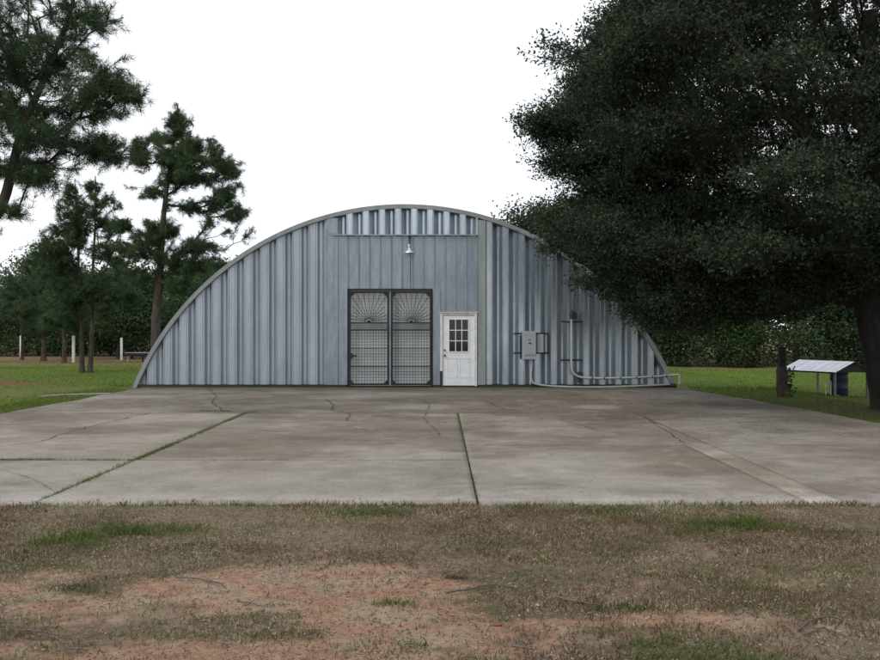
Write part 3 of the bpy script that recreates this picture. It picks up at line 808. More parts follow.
tips = np.concatenate([tips, sample_blobs(hang, 15, lambda p: fbm(p[:, 0] * 1.5, p[:, 2] * 3.2, 2, 96) > .36, .6), sample_blobs(pads, 16, None, .6)])
def oleaf(tp, d, A, r):
    return np.concatenate([sprays(tp, d, 84, .55, .06, .070, .038, 1), sprays(tp - d * .4, d, 20, .45, .09, .075, .04, 2)])
oak = make_tree('oak_tree', 'huge dark spreading oak overhanging the right side of the slab and arched roof', 'tree',
          [(9.42, 18.1, -.25), (9.22, 18.15, .9), (8.98, 18.2, 1.9), (8.85, 18.3, 3.0), (8.95, 18.4, 4.6), (9.0, 18.5, 6.3), (9.05, 18.5, 8.3)], .50, .14,
          tips, oleaf, 'bark_oak', 'oak_leaf', 3, wroot=.34, r_tip=.012, power=.44, step=.6)

tag(np_mesh('twigs', np.concatenate(TW) - np.array([9.42, 18.1, -.25]), 4, 'bark_oak', oak), kind='stuff')

# --- pines on the left
def pleaf(n, L, Wd, seed, twins=1, back=.28):
    def f(tp, d, A, r):
        P = [tp]; Dd = [d]; g = np.random.default_rng(seed)
        for k in range(twins):
            dd = d + g.normal(size=d.shape) * .55; dd /= np.linalg.norm(dd, axis=1)[:, None]
            P.append(tp - d * g.uniform(.05, .3, (len(tp), 1)) + dd * .2 + g.normal(size=tp.shape) * .07); Dd.append(dd)
        return needles(np.concatenate(P), np.concatenate(Dd), n, L, Wd, seed, back)
    return f
def pxblob(px, py, d, rx, ry, rd, n):
    s = d / F
    return ((X_at(px, d), d, Z_at(py, d)), (rx * s, rd, ry * s), n)
D1 = 15.0
bl = [pxblob(95, 95, D1, 45, 26, .9, 110), pxblob(125, 80, D1, 17, 20, .5, 44), pxblob(60, 60, D1, 40, 22, 1.0, 70), pxblob(10, 60, D1, 36, 34, 1.2, 90),
      pxblob(95, 18, D1, 26, 20, .7, 36), pxblob(30, 12, D1, 50, 20, 1.2, 60), pxblob(50, 140, D1, 48, 15, 1.1, 90), pxblob(120, 150, D1 + .4, 32, 12, .7, 60), pxblob(152, 146, D1 + .4, 12, 14, .4, 16),
      pxblob(20, 108, D1, 38, 20, 1.2, 70), pxblob(10, 170, D1, 36, 10, 1, 36), pxblob(36, 178, D1 - .3, 24, 10, .6, 22), pxblob(8, 210, D1, 28, 7, .6, 18), pxblob(45, 165, D1 + .8, 40, 8, .6, 26),
      pxblob(-60, 60, D1, 70, 70, 2.0, 200), pxblob(-90, -40, D1, 120, 60, 2.2, 180), pxblob(20, -30, D1, 70, 30, 1.4, 70), pxblob(-110, 150, D1, 60, 40, 1.8, 90)]
bl = [(a, tuple(np.array(b) * 1.08), int(c * 1.25)) for a, b, c in bl]
tips = sample_blobs(bl, 8, lambda p: fbm(p[:, 0] * 1.6, p[:, 2] * 2.6, 3, 7) > .40, .6)
g0 = G(-75, 425)
make_tree('pine_tree', 'large pine leaning in from the left edge, the nearest of the pines', 'tree',
          [(X_at(-75, D1), D1, -.05), (X_at(-58, D1), D1, 1.6), (X_at(-30, D1), D1, 3.0), (X_at(2, D1), D1, Z_at(205, D1)), (X_at(22, D1), D1, Z_at(130, D1)), (X_at(48, D1), D1, Z_at(70, D1)), (X_at(72, D1), D1, Z_at(5, D1)), (X_at(80, D1), D1, Z_at(-60, D1))],
          .15, .02, tips, pleaf(30, .15, .009, 4, 2, .2), 'bark_pine', 'pine_needle', 4, wroot=.25, r_tip=.0065, power=.43, droop=-.05, wig=.07)
D2 = 32.0
bl = [pxblob(178, 125, D2, 12, 22, .6, 60), pxblob(165, 150, D2, 26, 16, 1.0, 80), pxblob(200, 150, D2, 22, 14, 1, 75), pxblob(225, 165, D2, 16, 14, .8, 60), pxblob(192, 178, D2, 36, 12, 1.3, 80),
      pxblob(232, 195, D2, 15, 12, .8, 45), pxblob(150, 190, D2, 18, 8, .8, 24), pxblob(225, 228, D2, 26, 11, .9, 80), pxblob(200, 245, D2, 28, 8, 1, 60), pxblob(165, 228, D2, 16, 9, .8, 42), pxblob(148, 150, D2, 16, 12, .8, 36),
      pxblob(205, 265, D2, 26, 9, 1, 50), pxblob(135, 250, D2, 22, 8, 1, 40), pxblob(185, 165, D2, 26, 16, 1.2, 70), pxblob(150, 235, D2, 18, 12, 1, 60), pxblob(175, 262, D2, 26, 12, 1, 70), pxblob(185, 285, D2, 26, 10, 1, 50), pxblob(125, 225, D2, 14, 7, .7, 24), pxblob(240, 212, D2, 12, 6, .6, 22), pxblob(140, 160, D2, 16, 12, .8, 30), pxblob(190, 205, D2, 22, 8, .8, 34), pxblob(215, 205, D2, 14, 6, .6, 16), pxblob(140, 275, D2, 28, 9, 1, 40)]
bl = [(a, tuple(np.array(b) * 1.12), int(c * 1.45)) for a, b, c in bl]
tips = sample_blobs(bl, 9, lambda p: fbm(p[:, 0] * 1.9, p[:, 2] * 3.2, 3, 17) > .39, .75)
make_tree('pine_tree', 'tall open pine standing just left of the arched building, its trunk behind the roof edge', 'tree',
          [(X_at(156, D2), D2, -.05), (X_at(156, D2), D2, 2.0), (X_at(160, D2), D2, Z_at(270, D2)), (X_at(163, D2), D2, Z_at(222, D2)), (X_at(168, D2), D2, Z_at(180, D2)), (X_at(174, D2), D2, Z_at(140, D2)), (X_at(178, D2), D2, Z_at(104, D2))],
          .20, .02, tips, pleaf(26, .21, .016, 6, 2, .3), 'bark_pine', 'pine_needle', 5, wroot=.2, r_tip=.0095, power=.42, droop=-.06)
def slim(px0, py0, tilt, top, blobs, label, seed, r0=.10, mat='pine_needle', group=None, n=28):
    d = (HC + .05) * F / (py0 - 330)
    bl = [pxblob(*b[:2], d, *b[2:]) for b in blobs]
    bl = [(a, tuple(np.array(b) * 1.1), int(c * 1.5)) for a, b, c in bl]
    tips = sample_blobs(bl, seed, lambda p: fbm(p[:, 0] * 1.5, p[:, 2] * 2.2, 3, seed) > .33, .6)
    zs = np.linspace(-.05, Z_at(top, d), 6); xs_ = np.linspace(X_at(px0, d), X_at(px0 + tilt, d), 6)
    tr = [(xs_[i] + .03 * math.sin(i * 2.1), d, zs[i]) for i in range(6)]
    return make_tree('pine_tree', label, 'tree', tr, r0, .02, tips, pleaf(n, .24, .021, seed, 1, .3), 'bark_pine', mat, seed, group=group, wroot=.2, r_tip=.009, power=.4, droop=-.05)
slim(82, 373, -6, 184, [(75, 215, 22, 20, .8, 60), (66, 240, 26, 18, .9, 80), (60, 270, 26, 18, 1, 80), (70, 300, 30, 14, 1, 70), (90, 290, 26, 16, 1, 60), (62, 322, 26, 10, 1, 50), (50, 250, 18, 12, .9, 40), (70, 192, 8, 9, .4, 14)],
     'left one of the slim twin pines growing close together on the lawn', 41)
slim(90, 373, 6, 176, [(98, 205, 22, 16, .8, 40), (108, 225, 18, 12, .8, 30), (112, 250, 24, 14, 1, 50), (104, 285, 30, 14, 1, 60), (92, 186, 8, 8, .4, 12), (120, 300, 24, 10, 1, 40)],
     'right one of the slim twin pines growing close together on the lawn', 42)
slim(43.5, 361, 0, 238, [(40, 265, 20, 16, 1.0, 60), (44, 290, 32, 16, 1.3, 90), (38, 315, 36, 14, 1.4, 90), (48, 330, 26, 6, 1, 30)], 'small bushy pine with a straight bare trunk, left of the twin pines', 43, .14)
slim(64, 364, 0, 250, [(64, 275, 16, 14, .9, 50), (68, 300, 28, 16, 1.2, 80), (72, 320, 26, 10, 1.2, 60)], 'small bushy pine whose trunk stands between a white post and its neighbour pine', 44, .12)
slim(22, 360, 0, 262, [(20, 285, 20, 16, 1.3, 70), (14, 310, 26, 16, 1.4, 90)], 'small pine at the left edge of the photo behind the leftmost white post', 45, .10)
slim(118, 359, 3, 235, [(122, 262, 18, 14, 1.0, 60), (126, 285, 26, 12, 1.2, 70), (116, 305, 26, 12, 1.2, 60), (130, 320, 20, 8, 1, 30)], 'small olive green pine in front of the woods beside the low bench', 46, .09)

# --- woods behind: a few kinds, each copied
def wood_tree(h, w, seed, mat, L=.20, n=72, tips_n=150, low=.12, bare=False):
    g = np.random.default_rng(seed)
    bl = []
    for k in range(9):
        a = g.uniform(0, 6.28); z = g.uniform(low + .12, .86) * h; q = w * .5 * (1 - .55 * (z / h)) * g.uniform(.3, .75)
        bl.append(((math.cos(a) * q, math.sin(a) * q, z), (w * .30, w * .30, h * .13), tips_n // 9))
    bl.append(((0, 0, h * .55), (w * .38, w * .38, h * .42), tips_n // 2))
    tips = sample_blobs(bl, seed, lambda p: (p[:, 2] > low * h) & (p[:, 2] < h), .5)
    tr = [(0, 0, -.1), (.05, 0, h * .25), (-.06, .05, h * .5), (.04, 0, h * .8), (0, 0, h * .93)]
    return make_tree('wood_edge_tree', 'x', 'tree', tr, .05 + .016 * h, .03, tips,
                     lambda tp, d, A, r: leaves(tp, n, .40, L, L * .55, seed, .7), 'bark_oak', mat, seed, wroot=.25, r_tip=.014, power=.42, step=.9)
kinds = [wood_tree(6.6, 5.0, 61, 'wood_leaf'), wood_tree(7.6, 4.6, 62, 'wood_leaf', .18), wood_tree(5.4, 5.2, 63, 'wood_leaf', .21, low=.05), wood_tree(8.8, 5.2, 64, 'wood_leaf', .19, tips_n=190), wood_tree(5.0, 4.0, 65, 'lime_leaf', .18, low=.06), wood_tree(6.6, 5.2, 66, 'wood_leaf_light', .22), wood_tree(7.2, 4.8, 67, 'wood_leaf_light', .20), wood_tree(5.6, 5.4, 68, 'wood_leaf_light', .22, low=.04)]
used = set()
GL = 'edge of the woods behind the left lawn'; GR = 'edge of the woods behind the right lawn'
def put(k, x, y, s, rz, label, group, zs=1.0):
    src = kinds[k]
    if k in used:
        c = src.copy(); COL.objects.link(c)
        for ch in src.children:
            q = ch.copy(); COL.objects.link(q); q.parent = c
    else: c = src; used.add(k)
    c.location = (x, y, -.1); c.rotation_euler = (0, 0, rz); c.scale = (s, s, s * zs)
    c['label'] = label; c['group'] = group
rr = random.Random(5)
LL = 'dense green tree at the edge of the woods beyond the left lawn'; LR = 'dark green tree at the edge of the woods beyond the right lawn'
for i, x in enumerate(np.arange(-41, -13, 3.1)):
    put([5, 7, 6, 5, 7, 6][i % 6], x + rr.uniform(-.6, .6), 57 + rr.uniform(-2.5, 2.5), rr.uniform(.84, 1.02), rr.uniform(0, 6.28), LL, GL)
put(4, X_at(108, 54), 54.5, .80, 1.1, 'yellow green bushy tree in the woods right behind the twin pines', 'edge of the woods behind the left lawn')
for i, x in enumerate(np.arange(9.5, 38, 2.9)):
    put([2, 0, 3, 1, 2][i % 5], x + rr.uniform(-.5, .5), 45 + rr.uniform(-1.0, 2.5), rr.uniform(.8, 1.0), rr.uniform(0, 6.28), LR, GR)
put(5, X_at(128, 50), 50.5, .82, 2.2, 'mid green leafy tree filling the gap between the low bench and the pines', GL)
put(7, X_at(212, 53), 53, .98, 4.2, LL, GL)
put(4, X_at(748, 42), 43.2, .74, 2.6, 'brighter green bushy tree among the dark woods beyond the right lawn', GR)
put(3, X_at(532, 44), 45, .98, .4, 'rounded tree top showing just above the right shoulder of the arched roof', GR)
put(1, X_at(590, 44), 47, 1.05, 2.0, LR, GR); put(3, X_at(566, 44), 46, 1.02, 2.9, LR, GR)
# woodland mass further back
gw = np.random.default_rng(77)
nn = 3600
xw = gw.uniform(-75, 75, nn); yw = np.where(xw < 0, 61, 50) + gw.uniform(0, 16, nn)
hw = 5.2 + 2.2 * fbm(xw * .12, yw * 0, 3, 5)
zw = gw.uniform(0, 1, nn) ** .75 * hw
tw = np.stack([xw, yw, zw], 1)
V = leaves(tw, 70, .75, .27, .17, 78, .8)
o = np_mesh('woodland', V, 4, 'wood_leaf'); tag(o, kind='stuff')
# low brush along the foot of the woods
nn = 1500; xb = gw.uniform(-60, 60, nn); yb = np.where(xb < 0, 54.5, 43.0) + gw.normal(0, .8, nn)
xb = np.where((xb > -14) & (xb < 7), xb - 30, xb)
V = leaves(np.stack([xb, yb, gw.random(nn) * (.3 + 2.2 * fbm(xb * .5, xb * 0, 3, 88))], 1), 80, .35, .14, .085, 79, .8)
o = np_mesh('undergrowth', V, 4, 'wood_leaf'); tag(o, kind='stuff')

# ================================================================== SMALL THINGS
# white posts
def post(px, pb, pt, label, w=.07):
    zb = -.03; d = (HC - zb) * F / (pb - 330); x = X_at(px, d); h = (pb - pt) / F * d
    m = MB(); m.tube([(0, 0, -.1), (0, 0, h), (0, 0, h + .02)], [w, w, w * .6], 10)
    o = m.build('white_post', 'white_post'); o.location = (x, d, zb); tag(o, label, 'post', 'white posts on the left lawn')
post(21, 358.5, 336, 'white post furthest left on the lawn, before the woods')
post(73.5, 363, 336, 'white post just left of the slim twin pines')
post(115, 354.5, 336, 'farther white post right of the twin pines, with thin top')
post(121.5, 359.5, 338, 'white post closest to the low bench, nearest the arched building')
# low bench
d = 45.0; bx = X_at(137, d)
bn = empty('low_bench', (bx, d, -.04), 'low dark bench with pale top boards beyond the lawn by the building', 'bench')
def lb(mb, name, mat): return mb.build(name, mat, bn)
m = MB()
for k in range(3): m.box(-.55, .95, -.22 + k * .15, -.09 + k * .15, .46, .495)
lb(m, 'seat', 'bench_top')
m = MB(); m.box(-.50, .9, -.20, .20, .33, .455); lb(m, 'apron', 'bench_wood')
for x in (-.42, .70):
    m = MB(); m.bar((x, -.16, 0), (x, -.1, .33), .06); m.bar((x, .16, 0), (x, .1, .33), .06); lb(m, 'leg', 'bench_top')
m = MB(); m.tube([(.30, -.02, 0), (.30, -.02, .18), (.30, -.02, .3)], [.05, .04, .03], 8); lb(m, 'support', 'bench_wood')
# old wooden post
pd = 21.6; px_ = X_at(782, pd)
wp = empty('wooden_post', (px_, pd, -.1), 'weathered dark timber post beside the low tin shelter with a vine climbing it', 'post')
m = MB(); g = random.Random(3)
def rough_col(z0, z1, r, n, sq):
    rings = 9; vs = []
    for i in range(rings):
        for k in range(n):
            a = 2 * math.pi * k / n; q = r * (1 + g.uniform(-.13, .13)); 
            if sq: q = r / max(abs(math.cos(a)), abs(math.sin(a))) * (1 + g.uniform(-.03, .03))
            vs.append((q * math.cos(a), q * math.sin(a), z0 + (z1 - z0) * i / (rings - 1) + g.uniform(-.01, .01)))
    fs = [(i * n + k, i * n + (k + 1) % n, (i + 1) * n + (k + 1) % n, (i + 1) * n + k) for i in range(rings - 1) for k in range(n)] + [tuple((rings - 1) * n + k for k in range(n))]
    m.add(vs, fs)
rough_col(-.1, .80, .128, 14, False); m.build('stump', 'old_wood', wp)
m = MB(); rough_col(.70, 1.29, .088, 12, True); m.build('upper_post', 'bench_wood', wp)
vn = leaves(np.array([(.17 + .03 * math.sin(k), -.05, .05 + k * .085) for k in range(9)]), 24, .05, .07, .045, 5, .8)
np_mesh('vine', vn, 4, 'wood_leaf', wp)
# tin shelter
sd = 23.6; gzs = -.19
sx = X_at(826, sd)
sh = empty('tin_shelter', (sx, sd, gzs), 'low open shelter with a pale tin gable roof covering a blue drum', 'shelter', rz=R(27))
hw_, ln, eh, rh = .62, .78, .74, .97
def sl(mb, name, mat): return mb.build(name, mat, sh)
rt = MB()
for s in (-1, 1):
    n = 14
    for k in range(n):
        t0, t1 = k / n, (k + 1) / n
        a = (0, -ln - .1 + (2 * ln + .2) * t0, rh); b = (0, -ln - .1 + (2 * ln + .2) * t1, rh)
        c = (s * (hw_ + .1), b[1], eh - .03); e = (s * (hw_ + .1), a[1], eh - .03)
        dz = .0015 if k % 2 else -.0015
        rt.add([(a[0], a[1], a[2] + dz), (b[0], b[1], b[2] + dz), (c[0], c[1], c[2] + dz), (e[0], e[1], e[2] + dz)], [(0, 1, 2, 3)])
sl(rt, 'roof', 'shed_tin')
for x in (-hw_, hw_):
    for y in (-ln, ln):
        m = MB(); m.box(x - .025, x + .025, y - .025, y + .025, -.05, eh - .02); sl(m, 'post', 'shed_wood')
m = MB()
for s in (-1, 1):
    for y in (-ln, ln): m.bar((s * (hw_ + .08), y, eh - .06), (0, y, rh - .03), .04, .05)
    m.bar((s * hw_, -ln, eh - .05), (s * hw_, ln, eh - .05), .04, .05)
sl(m, 'roof_frame', 'bench_wood')
# dark sheet in the near gable, added as shade under the open roof
m = MB(); m.add([(-hw_, -ln - .03, eh - .05), (hw_, -ln - .03, eh - .05), (0, -ln - .03, rh - .02)], [(0, 1, 2)]); sl(m, 'gable_shade', 'bench_wood')
# drum
dr = MB(); r = .225
dr.lathe([(0.001, 0), (r * .95, 0), (r, .02), (r, .22), (r * 1.03, .235), (r * 1.03, .255), (r, .27), (r, .48), (r * 1.03, .495), (r * 1.03, .515), (r, .53), (r, .68), (r * .93, .72), (r * .85, .715), (0.001, .71)], 28)
o = dr.build('blue_drum', 'drum'); o.location = (X_at(839, 23.5), 23.5, gzs); tag(o, 'blue plastic drum standing under the low tin shelter', 'drum')
m = MB(); m.tube([(-.06, 0, -.05), (-.06, 0, .42), (-.04, 0, .45), (.05, 0, .45), (.07, 0, .42), (.07, 0, .02)], .016, 8); m.tube([(.07, 0, .04), (.30, .02, .05)], .02, 8)
o = m.build('water_pipe', 'white_post'); o.location = (X_at(828, 23.2), 23.2, gzs); tag(o, 'thin pale bent water pipe standing left of the blue drum', 'pipe')

# sticks and clods on the near ground
def gz1(x, y): return float(ground_z(np.array([x]), np.array([y]))[0])
def stick(pts, r, label, seed):
    P = []
    for a, b in pts:
        d = (HC + .05) * F / (b - 330); P.append((X_at(a, d), d))
    P3 = [(x, y, gz1(x, y) + r * 1.4 + .008) for x, y in P]
    o0 = P3[0]; c = curve([(p[0] - o0[0], p[1] - o0[1], p[2] - o0[2]) for p in P3], 5)
    g = random.Random(seed); r *= .72; c = [v + Vector((g.uniform(-1, 1), g.uniform(-1, 1), 0)) * .008 for v in c]
    m = MB(); m.tube(c, [r * (1.1 - .6 * i / len(c)) for i in range(len(c))], 7)
    for k in range(2):
        i = g.randrange(2, len(c) - 2); d = Vector((g.uniform(-.1, .1), g.uniform(-.08, .12), .01)); m.tube([c[i], c[i] + d], [r * .5, r * .25], 6)
    o = m.build('fallen_stick', 'twig'); o.location = o0; tag(o, label, 'stick', 'sticks lying on the bare ground')
stick([(22, 629), (38, 630), (54, 632)], .008, 'short straight stick at the far left of the bare red ground', 1)
stick([(52, 634), (62, 640), (70, 646), (90, 648)], .009, 'crooked stick bending right, below the short straight one at lower left', 2)
stick([(176, 581), (196, 585), (222, 590)], .008, 'thin stick on the red clay patch left of centre', 3)
stick([(446, 594), (470, 591), (490, 585), (508, 586), (526, 591)], .009, 'long dark curved stick on the dry grass just right of centre', 4)
stick([(555, 596), (575, 600), (600, 605)], .010, 'stick lying at the left end of the sandy strip, right of the long curved one', 5)
stick([(512, 647), (520, 649), (531, 650)], .010, 'stubby stick at the bottom edge right of centre', 6)
stick([(798, 636), (815, 628), (835, 624), (858, 634)], .010, 'grey branch arching over the sandy mound at lower right', 7)
stick([(806, 640), (822, 634), (846, 640)], .008, 'thin twig in front of the grey branch at lower right', 8)
stick([(238, 604), (250, 605), (262, 608)], .007, 'very thin twig right of the red clay patch', 9)
def lump(px, py, s, mat, name, label, cat, sq=(1, 1, .6), seed=1):
    d = (HC + .05) * F / (py - 330); x = X_at(px, d); g = random.Random(seed)
    m = MB(); n = 10; vs = []
    for i in range(6):
        for k in range(n):
            ph = math.pi * i / 5; th = 2 * math.pi * k / n; q = s * g.uniform(.8, 1.15)
            vs.append((q * sq[0] * math.sin(ph) * math.cos(th), q * sq[1] * math.sin(ph) * math.sin(th), q * sq[2] * math.cos(ph)))
    m.add(vs, [(i * n + k, i * n + (k + 1) % n, (i + 1) * n + (k + 1) % n, (i + 1) * n + k) for i in range(5) for k in range(n)], True)
    o = m.build(name, mat); o.location = (x, d, gz1(x, d) + s * .25); tag(o, label, cat)
lump(497, 621, .02, 'clod', 'clay_clod', 'small lump of red clay on bare ground at lower centre', 'clod', (1.4, 1, .5), 3)
lump(537, 602, .016, 'stone', 'pale_stone', 'small pale stone in the grass below the end of the curved stick', 'stone', (1.3, 1, .5), 4)
# dark curled scrap
m = MB(); n = 9; vs = []
for k in range(n):
    t = k / (n - 1); vs += [(-.08 + .16 * t, -.03 - .01 * math.sin(3 * t), .012 + .035 * math.sin(math.pi * t)), (-.075 + .165 * t, .03 + .01 * math.sin(5 * t), .01 + .02 * math.sin(math.pi * t + .4))]
m.add(vs, [(2 * k, 2 * k + 2, 2 * k + 3, 2 * k + 1) for k in range(n - 1)])
o = m.build('bark_scrap', 'bench_wood'); p = G(454, 571); o.location = (p[0], p[1], gz1(p[0], p[1]) + .01); tag(o, 'curled dark scrap of bark on the dead grass near the centre', 'bark')

# ================================================================== GRASSES
def blades(x, y, h, w, seed, lean=.5, z=None):
    g = np.random.default_rng(seed); n = len(x)
    if z is None: z = ground_z(x, y)
    a = g.uniform(0, 6.283, n); b = g.uniform(0, 6.283, n); l = np.abs(g.normal(0, lean, n))
    base = np.stack([x, y, z - .004], 1)
    wd = np.stack([np.cos(a), np.sin(a), np.zeros(n)], 1) * (w / 2)[:, None]
    cs = np.cos(np.clip(l, 0, 1.45)); sn = np.sin(np.clip(l, 0, 1.45))
    mid = base + np.stack([np.cos(b) * sn * .4, np.sin(b) * sn * .4, cs * .62], 1) * h[:, None]
    tip = base + np.stack([np.cos(b) * sn, np.sin(b) * sn, cs * .95], 1) * h[:, None]
    return np.stack([base - wd, base + wd, mid + wd * .6, tip], 1)
g = np.random.default_rng(101)
# dead grass thatch of the foreground
n = 380000; x = g.uniform(-7.5, 8.5, n); y = g.uniform(2.8, 8.32, n)
keep = g.random(n) > clay_mask(x, y) * .68
cl_ = fbm(x * 2.2, y * 2.2, 3, 111)
keep &= g.random(n) < (.22 + 1.3 * sstep(.38, .62, cl_))
x, y = x[keep], y[keep]
h = g.uniform(.008, .030, len(x)) * (.6 + .9 * sstep(.35, .65, fbm(x * 1.3, y * 2.0, 3, 117))) * (1 - .5 * clay_mask(x, y)) * (.6 + .9 * fbm(x * 3, y * 3, 2, 113)); wdt = g.uniform(.003, .0075, len(x))
o = np_mesh('dead_grass', blades(x, y, h, wdt, 1, 1.1), 4, 'dry_grass'); tag(o, kind='stuff')
# taller reddish weeds in patches
n = 130000; x = g.uniform(-7.5, 8.5, n); y = g.uniform(3.2, 8.3, n)
w_ = fbm(x * .9 + 7, y * 1.3, 3, 121); keep = g.random(n) < sstep(.52, .66, w_) * (1 - .9 * clay_mask(x, y)) + .03
for (px, py, s) in ((215, 540, .5), (240, 545, .5), (345, 548, .5), (600, 520, .6), (670, 520, .4), (545, 512, .6)):
    p = G(px, py)
    keep |= np.hypot((x - p[0]) / (s * 1.3), (y - p[1]) / .25) < g.random(n) * 1.1
x, y = x[keep], y[keep]
o = np_mesh('dry_weeds', blades(x, y, g.uniform(.018, .055, len(x)), g.uniform(.003, .006, len(x)), 2, .6), 4, 'red_weed'); tag(o, kind='stuff')
# fresh green grass and clumps
n = 210000; x = g.uniform(-7.5, 8.5, n); y = g.uniform(2.8, 8.35, n)
w_ = fbm(x * 1.6 + 2, y * 2.4, 4, 131); keep = g.random(n) < (sstep(.40, .58, w_) * .75 + .16) * (1 - .85 * clay_mask(x, y))
X_, Y_, H_ = [x[keep]], [y[keep]], [g.uniform(.012, .044, keep.sum())]
for (px, py, rx, ry, k, hh) in ((61, 534, .16, .12, 700, .13), (130, 524, .26, .16, 1300, .13), (80, 579, .13, .08, 350, .06), (365, 510, .34, .12, 900, .09), (487, 538, .25, .12, 600, .06), (399, 597, .12, .08, 350, .06),
                                (730, 522, .34, .12, 1300, .10), (757, 520, .13, .12, 700, .13), (690, 640, .20, .10, 700, .07), (614, 596, .10, .07, 400, .06), (680, 652, .32, .10, 1200, .07), (530, 548, .4, .12, 700, .05),
                                (560, 552, .3, .12, 500, .05), (745, 580, .35, .15, 800, .05), (840, 560, .3, .1, 300, .05), (145, 650, .10, .06, 250, .05), (415, 632, .09, .06, 250, .05), (275, 658, .2, .06, 300, .04), (272, 625, .1, .06, 260, .05), (600, 508, .3, .08, 600, .08), (150, 570, .15, .08, 250, .05), (30, 560, .3, .2, 500, .05)):
    p = G(px, py); k = int(k * .55)
    for sub in range(4):
        kk = k // 4; ox, oy = g.normal(0, rx * .8), g.normal(0, ry * .6)
        X_.append(p[0] + ox + g.normal(0, rx * .45, kk)); Y_.append(p[1] + oy + g.normal(0, ry * .45, kk)); H_.append(g.uniform(.25, .85, kk) * hh)
x = np.concatenate(X_); y = np.concatenate(Y_); h = np.concatenate(H_)
y = np.minimum(y, 8.3)
o = np_mesh('green_grass', blades(x, y, h, g.uniform(.003, .0065, len(x)), 3, .42), 4, 'green_grass'); tag(o, kind='stuff')
# fallen leaves and bits of debris
n = 85000; x = g.uniform(-7.5, 8.5, n); y = g.uniform(2.8, 8.3, n)
c = np.stack([x, y, ground_z(x, y) + .004 + .018 * g.random(n) ** 2 * (1 - clay_mask(x, y))], 1)
V = leaves(c, 1, .001, .024, .011, 5, .3); V[:, :, 2] = (V[:, :, 2] - c[:, None, 2]) * .35 + c[:, None, 2]
o = np_mesh('leaf_litter', V, 4, 'litter'); tag(o, kind='stuff')
# leaves strewn on the slab by the oak
n = 2600; x = g.normal(5.2, 2.6, n); y = g.uniform(13, 24.3, n); k = (x < slab_r(y) - .05) & (x > -8) ; x, y = x[k], y[k]
c = np.stack([x, y, np.full(len(x), .012)], 1); V = leaves(c, 1, .001, .05, .03, 6, .3); V[:, :, 2] = np.abs(V[:, :, 2] - .012) * .25 + .012
o = np_mesh('leaf_litter', V, 4, 'litter'); tag(o, kind='stuff')
# lawn
def lawn(n, x0, x1, y0, y1, hh, w, seed, cond=None):
    g = np.random.default_rng(seed); x = g.uniform(x0, x1, n); y = y0 + (y1 - y0) * g.random(n) ** 1.3
    k = fbm(x * .35, y * .35, 4, 35) > .12 + .10 * g.random(n)
    k &= ~((x > -8.35) & (x < slab_r(y)) & (y < 42.2) & (y > 8.2))
    k &= ~((y > 24) & (x > -8.8) & (x < 7.0) & (y < 43))
    k &= g.random(n) > np.clip(1.4 * np.exp(-(((x + 14.0) / 1.8) ** 2 + ((y - 26.5) / 1.0) ** 2)), 0, 1)
    k &= g.random(n) > .85 * np.exp(-(((x + 10.2) / 1.5) ** 2 + ((y - 24.5) / 1.3) ** 2))
    k &= g.random(n) > .8 * np.exp(-(((x - 9.4) / 5.0) ** 2 + ((y - 18.) / 3.8) ** 2))
    k &= g.random(n) > .8 * sstep(44, 47, y) * (x < 0)
    x, y = x[k], y[k]
    return blades(x, y, g.uniform(.4, 1, len(x)) * hh, g.uniform(.6, 1.2, len(x)) * w, seed, .5)
V = np.concatenate([lawn(150000, -34, -8.0, 8.3, 48, .06, .016, 201), lawn(70000, 6.5, 30, 9, 41, .07, .016, 202), lawn(16000, -9.6, -8.2, 8.3, 26, .08, .01, 203), lawn(14000, 6.4, 9.5, 9, 25, .10, .012, 204)])
o = np_mesh('lawn_grass', V, 4, 'lawn_grass'); tag(o, kind='stuff')
# weeds growing in the slab joints
X_, Y_, H_ = [], [], []
def weed_line(a, b, n, hh, sp=.018, clump=True):
    t = g.random(n)
    if clump:
        t = t[fbm(t * 14 + a[0], t * 0, 3, 141) > .40 + .1 * g.random(len(t))]
    X_.append(a[0] + (b[0] - a[0]) * t + g.normal(0, sp, len(t))); Y_.append(a[1] + (b[1] - a[1]) * t + g.normal(0, sp, len(t))); H_.append(g.uniform(.3, 1, len(t)) * hh)
weed_line((-3.75, 8.3), (-3.75, 17), 5200, .055, .028); weed_line((-3.75, 9.2), (-3.75, 17), 3600, .06, .035, False)
weed_line((.35, 8.3), (.35, 17), 2200, .045); weed_line((-8.2, 10.83), (-3.75, 10.83), 4200, .06); weed_line((-8.2, 10.83), (-3.75, 10.83), 2600, .055, .02, False); weed_line((-3.75, 10.83), (.3, 10.83), 2600, .04); weed_line((-3.75, 10.83), (.35, 10.83), 1500, .045); weed_line((.35, 12.3), (8, 12.3), 900, .03); weed_line((-8.2, 12.35), (.3, 12.3), 700, .03); weed_line((-.6, 10.83), (.3, 10.83), 160, .05)
weed_line(G(200, 411)[:2], G(256, 412.5)[:2], 900, .07, .05); weed_line((-8.2, 12.3), (-4, 12.4), 500, .04); weed_line((3.78, 8.3), (3.78, 16), 300, .03)
weed_line((-8.2, 24.58), (6.5, 24.58), 1800, .09, .02); weed_line(G(20, 433)[:2], G(90, 433)[:2], 250, .04)
weed_line((-8.2, 8.2), (8.4, 8.2), 1700, .07, .03); weed_line((-8.2, 8.2), (8.4, 8.2), 1500, .035, .03, False)
x = np.concatenate(X_); y = np.concatenate(Y_); h = np.concatenate(H_)
o = np_mesh('joint_weeds', blades(x, y, h, g.uniform(.004, .009, len(x)), 9, .45, z=np.where(y < 8.27, -.03, -.02)), 4, 'green_grass'); tag(o, kind='stuff')
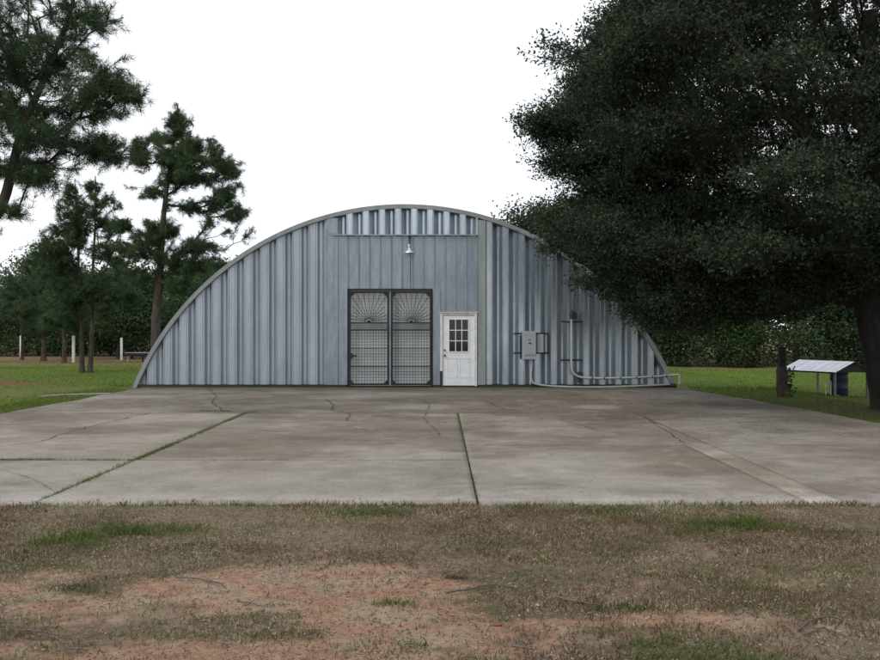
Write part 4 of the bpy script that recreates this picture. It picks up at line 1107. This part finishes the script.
# reddish weed tufts at the slab's front edge
n = 1500; t = g.random(n); t = t[fbm(t * 30, t * 0, 3, 151) > .5]
x = -8 + 16 * t; y = 8.2 + g.normal(0, .04, len(t))
o = np_mesh('edge_weeds', blades(x, y, g.uniform(.02, .08, len(t)), g.uniform(.003, .006, len(t)), 10, .5, z=np.full(len(t), -.03)), 4, 'red_weed'); tag(o, kind='stuff')

# ================================================================== LIGHT, SKY, CAMERA
w = bpy.data.worlds.new('World'); scn.world = w; w.use_nodes = True
N, L = w.node_tree.nodes, w.node_tree.links
bg = N['Background']
sky = N.new('ShaderNodeTexSky'); sky.sky_type = 'NISHITA'; sky.sun_disc = False
SUN = Vector((-.62, -.52, .72)).normalized()
sky.sun_elevation = math.asin(SUN.z); sky.sun_rotation = math.atan2(SUN.x, SUN.y)
sky.dust_density = 3.0; sky.air_density = 1.0
mx = N.new('ShaderNodeMix'); mx.data_type = 'RGBA'; mx.inputs[0].default_value = .86
cl = N.new('ShaderNodeTexNoise'); cl.inputs['Scale'].default_value = 2.2; cl.inputs['Detail'].default_value = 5
tc = N.new('ShaderNodeTexCoord'); L.new(tc.outputs['Generated'], cl.inputs['Vector'])
cr = N.new('ShaderNodeValToRGB'); cr.color_ramp.elements[0].position = .3; cr.color_ramp.elements[0].color = (.88, .91, .98, 1)
cr.color_ramp.elements[1].position = .7; cr.color_ramp.elements[1].color = (1, 1, 1, 1)
L.new(cl.outputs['Fac'], cr.inputs['Fac'])
vm = N.new('ShaderNodeVectorMath'); vm.operation = 'SCALE'; vm.inputs['Scale'].default_value = 10.5
L.new(cr.outputs['Color'], vm.inputs[0])
L.new(sky.outputs['Color'], mx.inputs[6]); L.new(vm.outputs[0], mx.inputs[7])
L.new(mx.outputs[2], bg.inputs['Color']); bg.inputs['Strength'].default_value = .125
s = bpy.data.lights.new('sun', 'SUN'); s.energy = 1.2; s.angle = R(22); s.color = (1, .97, .92)
so = bpy.data.objects.new('sun', s); COL.objects.link(so); so.rotation_euler = SUN.to_track_quat('Z', 'Y').to_euler(); so.location = (-10, -10, 30)

cam = bpy.data.cameras.new('camera'); cam.sensor_width = 36; cam.lens = 36.0; cam.clip_end = 2000
co = bpy.data.objects.new('camera', cam); COL.objects.link(co); co.location = (0, 0, HC); co.rotation_euler = (R(90), 0, 0)
scn.camera = co
vs = scn.view_settings; vs.view_transform = 'Standard'; vs.look = 'None'; vs.gamma = 1; vs.exposure = 0; vs.use_curve_mapping = False
try:
    scn.cycles.use_denoising = True; scn.cycles.denoiser = 'OPENIMAGEDENOISE'
except Exception: pass
scn.cycles.max_bounces = 8; scn.cycles.transparent_max_bounces = 4
